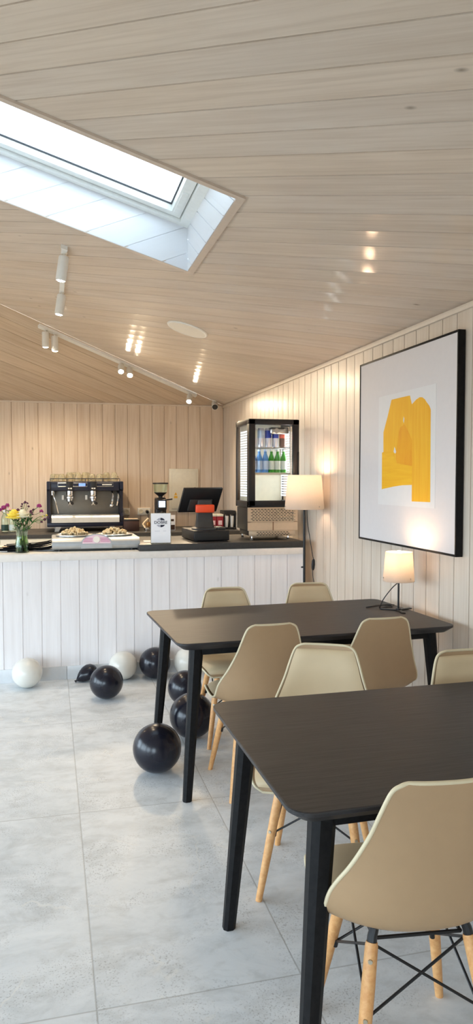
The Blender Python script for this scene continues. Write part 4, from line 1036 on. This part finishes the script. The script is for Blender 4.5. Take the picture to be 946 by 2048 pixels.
# green filler sprigs
for k in range(5):
    t = thing('green_sprig', 'leafy green sprig filling the middle of the bouquet', 'foliage', (VX, VY, ZL), 0, 'green sprigs in the vase'); rr = random.Random(40+k); a = k*1.3+.4; d = Vector((math.cos(a), math.sin(a), 0))
    pts = catmull([d*.02+Vector((0, 0, .014)), d*.012+Vector((0, 0, .125)), d*.03+Vector((0, 0, .20)), d*rr.uniform(.03, .06)+Vector((.03, 0, rr.uniform(.26, .31)))], 6); bm = bm_new(); tube(bm, pts, .002, 5); obj('stem', bm, M['jade2'], t)
    for j in range(9):
        q = pts[8+j] if 8+j < len(pts) else pts[-1]; aa = rr.uniform(0, 6.28); bm = bm_new(); t_ = bm_new(); bmesh.ops.create_icosphere(t_, subdivisions=1, radius=1)
        dv = Vector((math.cos(aa), math.sin(aa), .7)).normalized(); merge(bm, t_, mtx=Matrix.Translation(Vector(q)+dv*.018) @ dv.to_track_quat('Z', 'Y').to_matrix().to_4x4() @ Matrix.Diagonal((.008, .0025, .02, 1))); obj('leaf', bm, M['jade'] if j % 2 else M['jade2'], t)

# black plastic forks fanned out on white napkins
bm = bm_new(); box(bm, (-.22, -.10, 0), (.18, .13, .006), .002); o = tag(obj('napkin_stack', bm, M['paper']), 'white paper napkins under the black plastic forks', 'napkins'); o.location = (-.16, 5.70, ZL+.0003); o.rotation_euler = (0, 0, .06)
f0 = None
for k in range(24):
    if f0 is None:
        bm = bm_new(); prism(bm, [(-.17, -.004), (.02, -.003), (.05, -.010), (.095, -.009), (.095, .009), (.05, .010), (.02, .003), (-.17, .004)], lambda x, y: (x, y, .0), lambda x, y: (x, y, .0055))
        for q in (-.0075, -.0025, .0025, .0075): box(bm, (.094, q-.0014, .0), (.128, q+.0014, .0055))
        for v in bm.verts: v.co.z += .018*max(0, (v.co.x-.03)/.1)**2
        f0 = o = obj('plastic_fork', bm, M['matteblack'], smooth=False)
    else: o = f0.copy(); C.objects.link(o)
    o.location = (-.115+random.uniform(-.04, .02)-(.17 if k > 15 else 0), 5.655+random.uniform(-.10, .08), ZL+.0068+.0058*((k if k <= 15 else k-16)//2)); o.rotation_euler = (0, random.uniform(-.03, .0), random.uniform(-.30, .38)); o.scale = (1.12, 1.25, 1)
    tag(o, 'black plastic fork in the pile left of the silver cooker', 'fork', 'black plastic forks on the counter')
bm = bm_new(); tube(bm, [(-.10, 0, .005), (.10, 0, .005)], .005, 8); o = tag(obj('wooden_stick', bm, M['bark']), 'pale wooden stick lying behind the flower vase', 'stick'); o.location = (-.27, 5.93, ZL+.0003); o.rotation_euler = (0, 0, .05)
# jars on the back counter, behind the flowers
for k, (x, lab) in enumerate(((-.475, 'clear glass jar with a dark label at the far left of the back counter'), (-.395, 'clear glass jar with a pale label behind the flowers'))):
    t = thing('glass_jar', lab, 'jar', (x, 8.15, ZB), 0, 'jars on the back counter')
    bm = bm_new(); lathe(bm, [(.034, 0), (.038, .006), (.038, .15), (.030, .175), (.018, .20), (.018, .225), (.0165, .225), (.0165, .20), (.028, .175), (.036, .15), (.036, .008), (.001, .006)], 22); obj('body', bm, M['glass'], t, angle=60)
    bm = bm_new(); lathe(bm, [(.0386, .02), (.0388, .024), (.0388, .078), (.0386, .082)], 22, caps=False); obj('label', bm, M['jarlid'] if k == 0 else M['label'], t)
    bm = bm_new(); lathe(bm, [(.0195, .218), (.02, .238), (.001, .239)], 18); obj('lid', bm, M['steel'], t)
bm = bm_new(); lathe(bm, [(.03, 0), (.033, .01), (.030, .07), (.018, .09), (.012, .12), (.001, .122)], 18); o = tag(obj('syrup_bottle', bm, M['knock']), 'small dark brown bottle beside the jars on the back counter', 'bottle'); o.location = (-.30, 8.18, ZB)

# ------------------------------------------------------------------ lamps
def shade(bm, rb, rt, z0, z1_, th=.003, n=48):
    return lathe(bm, [(rb-.0, z0), (rt, z1_), (rt-th, z1_), (rb-th, z0), (rb, z0)], n, caps=False)
def point(name, par, loc, e, col, r=.03):
    l = bpy.data.lights.new(name, 'POINT'); l.energy = e; l.color = col; l.shadow_soft_size = r
    o = bpy.data.objects.new(name, l); C.objects.link(o); o.parent = par; o.location = loc
WARM = (1, .66, .36)
tlmp = thing('table_lamp', 'small lit table lamp with a white shade on the black table', 'lamp', (1.885, 3.686, .7402))
bm = bm_new()
for k in range(3):
    a = 2*PI*k/3+.35; box_ = bm_new(); box(box_, (0, -.011, 0), (.100, .011, .006), .0015); merge(bm, box_, mtx=Matrix.Rotation(a, 4, 'Z'))
cyl(bm, (0, 0, 0), (0, 0, .012), .014); obj('base', bm, M['blackmetal'], tlmp)
bm = bm_new(); cyl(bm, (0, 0, .01), (0, 0, .235), .0055, n=12); cyl(bm, (0, 0, .205), (0, 0, .25), .014, n=14); obj('pole', bm, M['blackmetal'], tlmp)
bm = bm_new(); shade(bm, .0875, .0745, .166, .330); sh_ = obj('lamp_shade', bm, M['shade'], tlmp)
bm = bm_new()
for k in range(3):
    a = 2*PI*k/3-1.2; p = Vector((math.cos(a), math.sin(a), 0)); tube(bm, [Vector((0, 0, .215)), p*.084+Vector((0, 0, .186))], .0015, 6)
obj('shade_carrier', bm, M['blackmetal'], tlmp)
bm = bm_new()
for k in range(3):
    a = 2*PI*k/3-1.2; p = Vector((math.cos(a), math.sin(a), 0)); bm = bm_new(); cyl(bm, p*.0835+Vector((0, 0, .186)), p*.0905+Vector((0, 0, .186)), .0032, n=10); obj('shade_screw', bm, M['steel'], sh_)
bm = bm_new(); lathe(bm, [(.012, .246), (.012, .268), (.020, .282), (.022, .305), (.018, .326), (.010, .336), (.002, .338)], 16); obj('bulb', bm, M['bulb'], tlmp)
bm = bm_new(); tube(bm, catmull([(0, 0, .16), (-.035, .012, .125), (-.075, .03, .065), (-.088, .05, .018), (-.075, .075, .0045), (-.03, .095, .004), (.01, .10, .004), (.02, .14, .004), (-.04, .165, .004), (-.10, .14, .004), (-.14, .12, .004), (-.10, .10, .0105), (-.03, .125, .0115), (.05, .15, .004)]), .003, 7); obj('cord', bm, M['blackplastic'], tlmp)

fl = thing('floor_lamp', 'lit floor lamp with a white shade standing at the counter end', 'lamp', (1.885, 5.245, 0))
bm = bm_new(); lathe(bm, [(.118, 0), (.12, .004), (.12, .016), (.115, .02), (.012, .022), (.011, .03)], 32); obj('base', bm, M['blackmetal'], fl)
bm = bm_new(); cyl(bm, (0, 0, .02), (0, 0, 1.35), .0095, n=14); cyl(bm, (0, 0, .64), (0, 0, .66), .0115); cyl(bm, (0, 0, 1.32), (0, 0, 1.38), .017); obj('pole', bm, M['blackmetal'], fl)
bm = bm_new(); cyl(bm, (-.008, 0, .80), (-.024, -.003, .80), .006, n=10); obj('knob', bm, M['blackmetal'], fl)
bm = bm_new(); shade(bm, .152, .129, 1.246, 1.507); sh_ = obj('lamp_shade', bm, M['shade'], fl)
bm = bm_new()
for k in range(3):
    a = 2*PI*k/3-1.08; p = Vector((math.cos(a), math.sin(a), 0)); bm = bm_new(); cyl(bm, p*.146+Vector((0, 0, 1.268)), p*.1545+Vector((0, 0, 1.268)), .0048, n=10); obj('shade_screw', bm, M['steel'], sh_)
bm = bm_new()
for k in range(3):
    a = 2*PI*k/3-1.08; p = Vector((math.cos(a), math.sin(a), 0)); tube(bm, [Vector((0, 0, 1.335)), p*.147+Vector((0, 0, 1.268))], .002, 6)
obj('shade_carrier', bm, M['blackmetal'], fl)
bm = bm_new(); lathe(bm, [(.014, 1.378), (.014, 1.41), (.026, 1.435), (.030, 1.465), (.024, 1.492), (.012, 1.505), (.002, 1.507)], 16); obj('bulb', bm, M['bulb2'], fl)
bm = bm_new(); tube(bm, catmull([(.02, 0, 1.30), (.022, -.005, 1.16), (.042, -.01, 1.02), (.062, -.012, .90), (.072, -.015, .84), (.064, -.015, .74), (.085, -.02, .62), (.10, -.03, .40), (.11, -.03, .10), (.12, -.02, .008), (.13, .06, .006)]), .003, 7); cd_ = obj('cord', bm, M['blackplastic'], fl)
bm = bm_new(); rs = []
for z, w_ in ((.862, .005), (.85, .011), (.82, .013), (.79, .011), (.775, .006)): rs.append([Vector((.070+x-(.85-z)*.05, -.015+y, z)) for x, y in rrect(w_*2, w_*1.6, w_*.5, 3)])
rings(bm, rs); obj('cord_switch', bm, M['blackplastic'], cd_)

# ------------------------------------------------------------------ framed print
pc = thing('framed_print', 'large black framed yellow abstract print on the boarded wall', 'picture', (XW, 3.928, 1.075))
fw, fh = 1.214, 1.163
bm = bm_new()
for a, b, c, d in ((-fw/2, -fw/2+.012, 0, fh), (fw/2-.012, fw/2, 0, fh), (-fw/2+.011, fw/2-.011, 0, .012), (-fw/2+.011, fw/2-.011, fh-.012, fh)): box(bm, (-.044, a, c), (-.004, b, d), .0015)
obj('frame', bm, M['blackleg'], pc)
bm = bm_new(); box(bm, (-.0405, -fw/2+.011, .011), (-.006, fw/2-.011, fh-.011)); obj('mat_board', bm, M['mat'], pc, smooth=False)
bm = bm_new(); yc, zc = 3.928, 1.075
box(bm, (-.0415, 3.54-yc, 1.317-zc), (-.0403, 4.244-yc, 1.992-zc)); pp = obj('print_sheet', bm, M['print'], pc, smooth=False)
def art(name, pts, m, d):
    bm = bm_new(); prism(bm, [(y-yc, z-zc) for y, z in pts], lambda y, z: (-.0414, y, z), lambda y, z: (-.0418-d, y, z)); obj(name, bm, m, pp, smooth=False)
art('yellow_shape', [(4.068, 1.959), (3.937, 1.960), (3.834, 1.959), (3.812, 1.908), (3.797, 1.90), (3.797, 1.55), (3.90, 1.50), (4.10, 1.60), (4.171, 1.64), (4.174, 1.70), (4.174, 1.768), (4.118, 1.863)], M['yel1'], .0)
art('yellow_shape', [(3.812, 1.905), (3.76, 1.928), (3.72, 1.937), (3.691, 1.934), (3.662, 1.92), (3.643, 1.903), (3.61, 1.878), (3.595, 1.856), (3.589, 1.35), (3.799, 1.348), (3.799, 1.60), (3.802, 1.74)], M['yel1'], .0004)
art('yellow_shape', [(4.191, 1.642), (4.17, 1.646), (4.06, 1.645), (4.035, 1.635), (4.02, 1.60), (3.99, 1.566), (3.90, 1.562), (3.799, 1.55), (3.799, 1.443), (3.92, 1.440), (4.029, 1.431), (4.19, 1.413)], M['yel2'], .0005)
art('deep_yellow_shape', [(3.925, 1.79), (3.90, 1.80), (3.86, 1.765), (3.834, 1.737), (3.806, 1.70), (3.799, 1.552), (3.90, 1.562), (3.985, 1.572), (4.005, 1.60), (3.998, 1.65), (3.975, 1.74), (3.95, 1.785)], M['yel3'], .0002)
art('white_fleck', [(3.908, 1.845), (3.900, 1.83), (3.906, 1.805), (3.914, 1.82)], M['print'], .0006)
art('white_fleck', [(4.022, 1.672), (3.998, 1.64), (4.012, 1.63), (4.032, 1.64)], M['print'], .0006)

# ------------------------------------------------------------------ ceiling fixtures
def spot_body(t, r=.030, h=.135, aim=(0, 0, -1), glow_r=.9, e=14, cone=2.3):
    """lamp tube hanging from its clip at the local origin, pointing along aim"""
    a = Vector(aim).normalized()
    bm = bm_new(); cyl(bm, (0, 0, .004), (0, 0, -.020), .007, n=10); cyl(bm, (0, 0, .006), (0, 0, -.004), .020, n=16); obj('mount', bm, M['whiteplastic'], t)
    p = Vector((0, 0, -.018)); q = p+a*h
    bm = bm_new(); x, y = frame_of(a); rs = []
    for f, r_ in ((0, r*.9), (.012, r), (h-.012, r), (h, r*.94), (h, r*.82), (h-.010, r*.78)): rs.append([p+a*f+(x*math.cos(k)+y*math.sin(k))*r_ for k in [2*PI*j/24 for j in range(24)]])
    rings(bm, rs); b_ = obj('tube', bm, M['whiteplastic'], t)
    bm = bm_new(); cyl(bm, q-a*.0095, q+a*.004, r*.76, r*.62, 20); obj('lens', bm, M['lens'], b_)
    l = bpy.data.lights.new('spot_light', 'SPOT'); l.energy = e; l.color = (1, .78, .52); l.spot_size = cone; l.spot_blend = .7; l.shadow_soft_size = .022
    o = bpy.data.objects.new('spot_light', l); C.objects.link(o); o.parent = t; o.location = q+a*.012; o.rotation_euler = a.to_track_quat('-Z', 'Y').to_euler()
GS = 'white track spotlights'
rl = thing('track_rail', 'short white track rail on the main slope below the skylight', 'track rail', (.105, 5.60, z1(.105)))
bm = bm_new(); prism(bm, rect(-.017, .017, -.78, .80), lambda x, y: (x, y, -S1*x+.001), lambda x, y: (x, y, -S1*x-.022)); obj('rail', bm, M['whiteplastic'], rl, smooth=False)
for y in (-.795, .80):
    bm = bm_new(); prism(bm, rect(-.020, .020, y-.012, y+.012), lambda x, q: (x, q, -S1*x+.001), lambda x, q: (x, q, -S1*x-.025))
    obj('end_cap', bm, M['whiteplastic'], rl, smooth=False)
t = thing('spotlight', 'white spotlight at the skylight end of the short rail', 'spotlight', (.105, 4.89, z1(.105)-.024), 0, GS); spot_body(t, .034, .155, (-.15, .10, -1), e=16)
t = thing('spotlight', 'white spotlight at the far end of the short rail', 'spotlight', (.105, 5.90, z1(.105)-.024), 0, GS); spot_body(t, .034, .155, (-.15, .05, -1), e=16)
# rail along the hip line
p0, p1 = Vector((-.085, 7.458, 3.002)), Vector((1.690, 8.462, 2.484))
def on_hip(f, dz=0):
    p = p0.lerp(p1, f); return Vector((p.x, p.y-.0, ZT+S2*(YB-p.y)+dz))
rd = (on_hip(1)-on_hip(0)).normalized(); ry = Vector((-rd.y, rd.x, 0)).normalized()
rl = thing('track_rail', 'long white track rail along the ceiling fold above the counter', 'track rail', tuple(on_hip(.5)))
bm = bm_new(); c0 = on_hip(.5)
hz = lambda x, y: ZT+S2*(YB-y)
a, b = on_hip(0), on_hip(1)
off = Vector((ry.x, ry.y, 0))
cr = []
for p in (a, b):
    for s_ in (-.006, .028):
        q = p+off*s_; cr.append((q.x, q.y))
quad = [cr[0], cr[2], cr[3], cr[1]]
prism(bm, quad, lambda x, y: Vector((x, y, hz(x, y)+.001))-c0, lambda x, y: Vector((x, y, hz(x, y)-.024))-c0); obj('rail', bm, M['whiteplastic'], rl, smooth=False)
for f, aim, lab, e in ((.035, (0, .05, -1), 'white spotlight at the left end of the long rail, the left of its pair', 24), (.085, (.02, .05, -1), 'white spotlight at the left end of the long rail, the right of its pair', 24), (.478, (-.10, -.75, -.8), 'white spotlight in the middle of the long rail, the left of its pair', 24), (.532, (-.05, -.75, -.8), 'white spotlight in the middle of the long rail, the right of its pair', 24), (.952, (-.25, -.75, -.8), 'white spotlight alone at the right end of the long rail', 24)):
    p = on_hip(f)+off*.011; t = thing('spotlight', lab, 'spotlight', (p.x, p.y, hz(p.x, p.y)-.026), 0, GS); spot_body(t, .034, .15 if f < .3 else .11, aim, e=e)

for x, y, lab in ((-1.9, 7.28, 'added white spotlight out of view at left, nearer the ceiling peak'), (-3.2, 8.02, 'added white spotlight out of view at left, nearer the left corner')):  # two unseen spotlights, added to brighten the back wall and hip
    t = thing('spotlight', lab, 'spotlight', (x, y, ZT+S2*(YB-y)-.004), 0, GS); spot_body(t, .030, .14, (.05, -.05, -1), e=26)
sp = thing('ceiling_speaker', 'flat round white speaker set into the boarded ceiling', 'speaker', (1.072, 5.735, z1(1.072)), 0)
rot = Matrix.Rotation(math.atan(S1), 4, 'Y')
bm = bm_new(); lathe(bm, [(.165, .004), (.168, -.004), (.160, -.012), (.152, -.012), (.150, -.008)], 40); bmesh.ops.transform(bm, matrix=rot, verts=bm.verts); obj('rim', bm, M['whiteplastic'], sp)
bm = bm_new(); lathe(bm, [(.152, -.004), (.152, -.0105), (.001, -.0135)], 40); bmesh.ops.transform(bm, matrix=rot, verts=bm.verts); obj('grille', bm, plain('speaker_grille', srgb(236, 230, 218), .6, nscale=300, noise=.12), sp)

cm = thing('security_camera', 'white bullet security camera with a black lens in the ceiling corner', 'camera', (1.93, 8.552, ZT+S2*(YB-8.552)))
bm = bm_new(); cyl(bm, (0, 0, .01), (0, 0, -.022), .036, .032, 20); cyl(bm, (0, 0, -.02), (-.003, -.012, -.045), .012, n=12); obj('bracket', bm, M['whiteplastic'], cm)
bm = bm_new(); d = Vector((-.10, -.62, -.38)).normalized(); q = Vector((.0, .02, -.045)); cyl(bm, q, q+d*.10, .036, .038, 24); bdy = obj('housing', bm, M['whiteplastic'], cm)
bm = bm_new(); cyl(bm, q+d*.099, q+d*.106, .034, .031, 24); obj('lens', bm, plain('camera_lens', srgb(24, 18, 18), .12), bdy)

# ------------------------------------------------------------------ world, camera, output transform
w_ = bpy.data.worlds.new('sky'); S.world = w_; w_.use_nodes = True; nt = w_.node_tree
for n in list(nt.nodes): nt.nodes.remove(n)
wo = nt.nodes.new('ShaderNodeOutputWorld'); bg = nt.nodes.new('ShaderNodeBackground')
tcw = nt.nodes.new('ShaderNodeTexCoord'); spw = nt.nodes.new('ShaderNodeSeparateXYZ'); L(nt, tcw.outputs['Generated'], spw.inputs[0])
hz_ = math_n(nt, 'ADD', math_n(nt, 'MULTIPLY', spw.outputs[2], .5), .5)
# dull ground below the horizon, bright overcast band, softer blue-white zenith
L(nt, ramp(nt, hz_, [(.47, (.16, .155, .145, 1)), (.53, (.77, .885, 1.0, 1)), (.62, (.75, .875, 1.0, 1)), (.82, (.10, .118, .135, 1))]), bg.inputs[0]); bg.inputs[1].default_value = 5.4
L(nt, bg.outputs[0], wo.inputs[0])

cam = bpy.data.cameras.new('camera'); co = bpy.data.objects.new('camera', cam); C.objects.link(co)
cam.sensor_fit = 'VERTICAL'; cam.sensor_height = 24; cam.lens = 1450/2048*24; cam.clip_start = .02
co.location = (0, 0, 1.48); co.rotation_euler = (math.radians(90-2.6455), 0, math.radians(-14.4113))
S.camera = co
S.view_settings.view_transform = 'Standard'; S.view_settings.look = 'None'; S.view_settings.exposure = 1.2; S.view_settings.gamma = 1; S.view_settings.use_curve_mapping = False
S.cycles.max_bounces = 10; S.cycles.diffuse_bounces = 6; S.cycles.glossy_bounces = 4; S.cycles.transmission_bounces = 8; S.cycles.transparent_max_bounces = 12
S.cycles.sample_clamp_indirect = 6; S.cycles.caustics_reflective = False; S.cycles.caustics_refractive = False
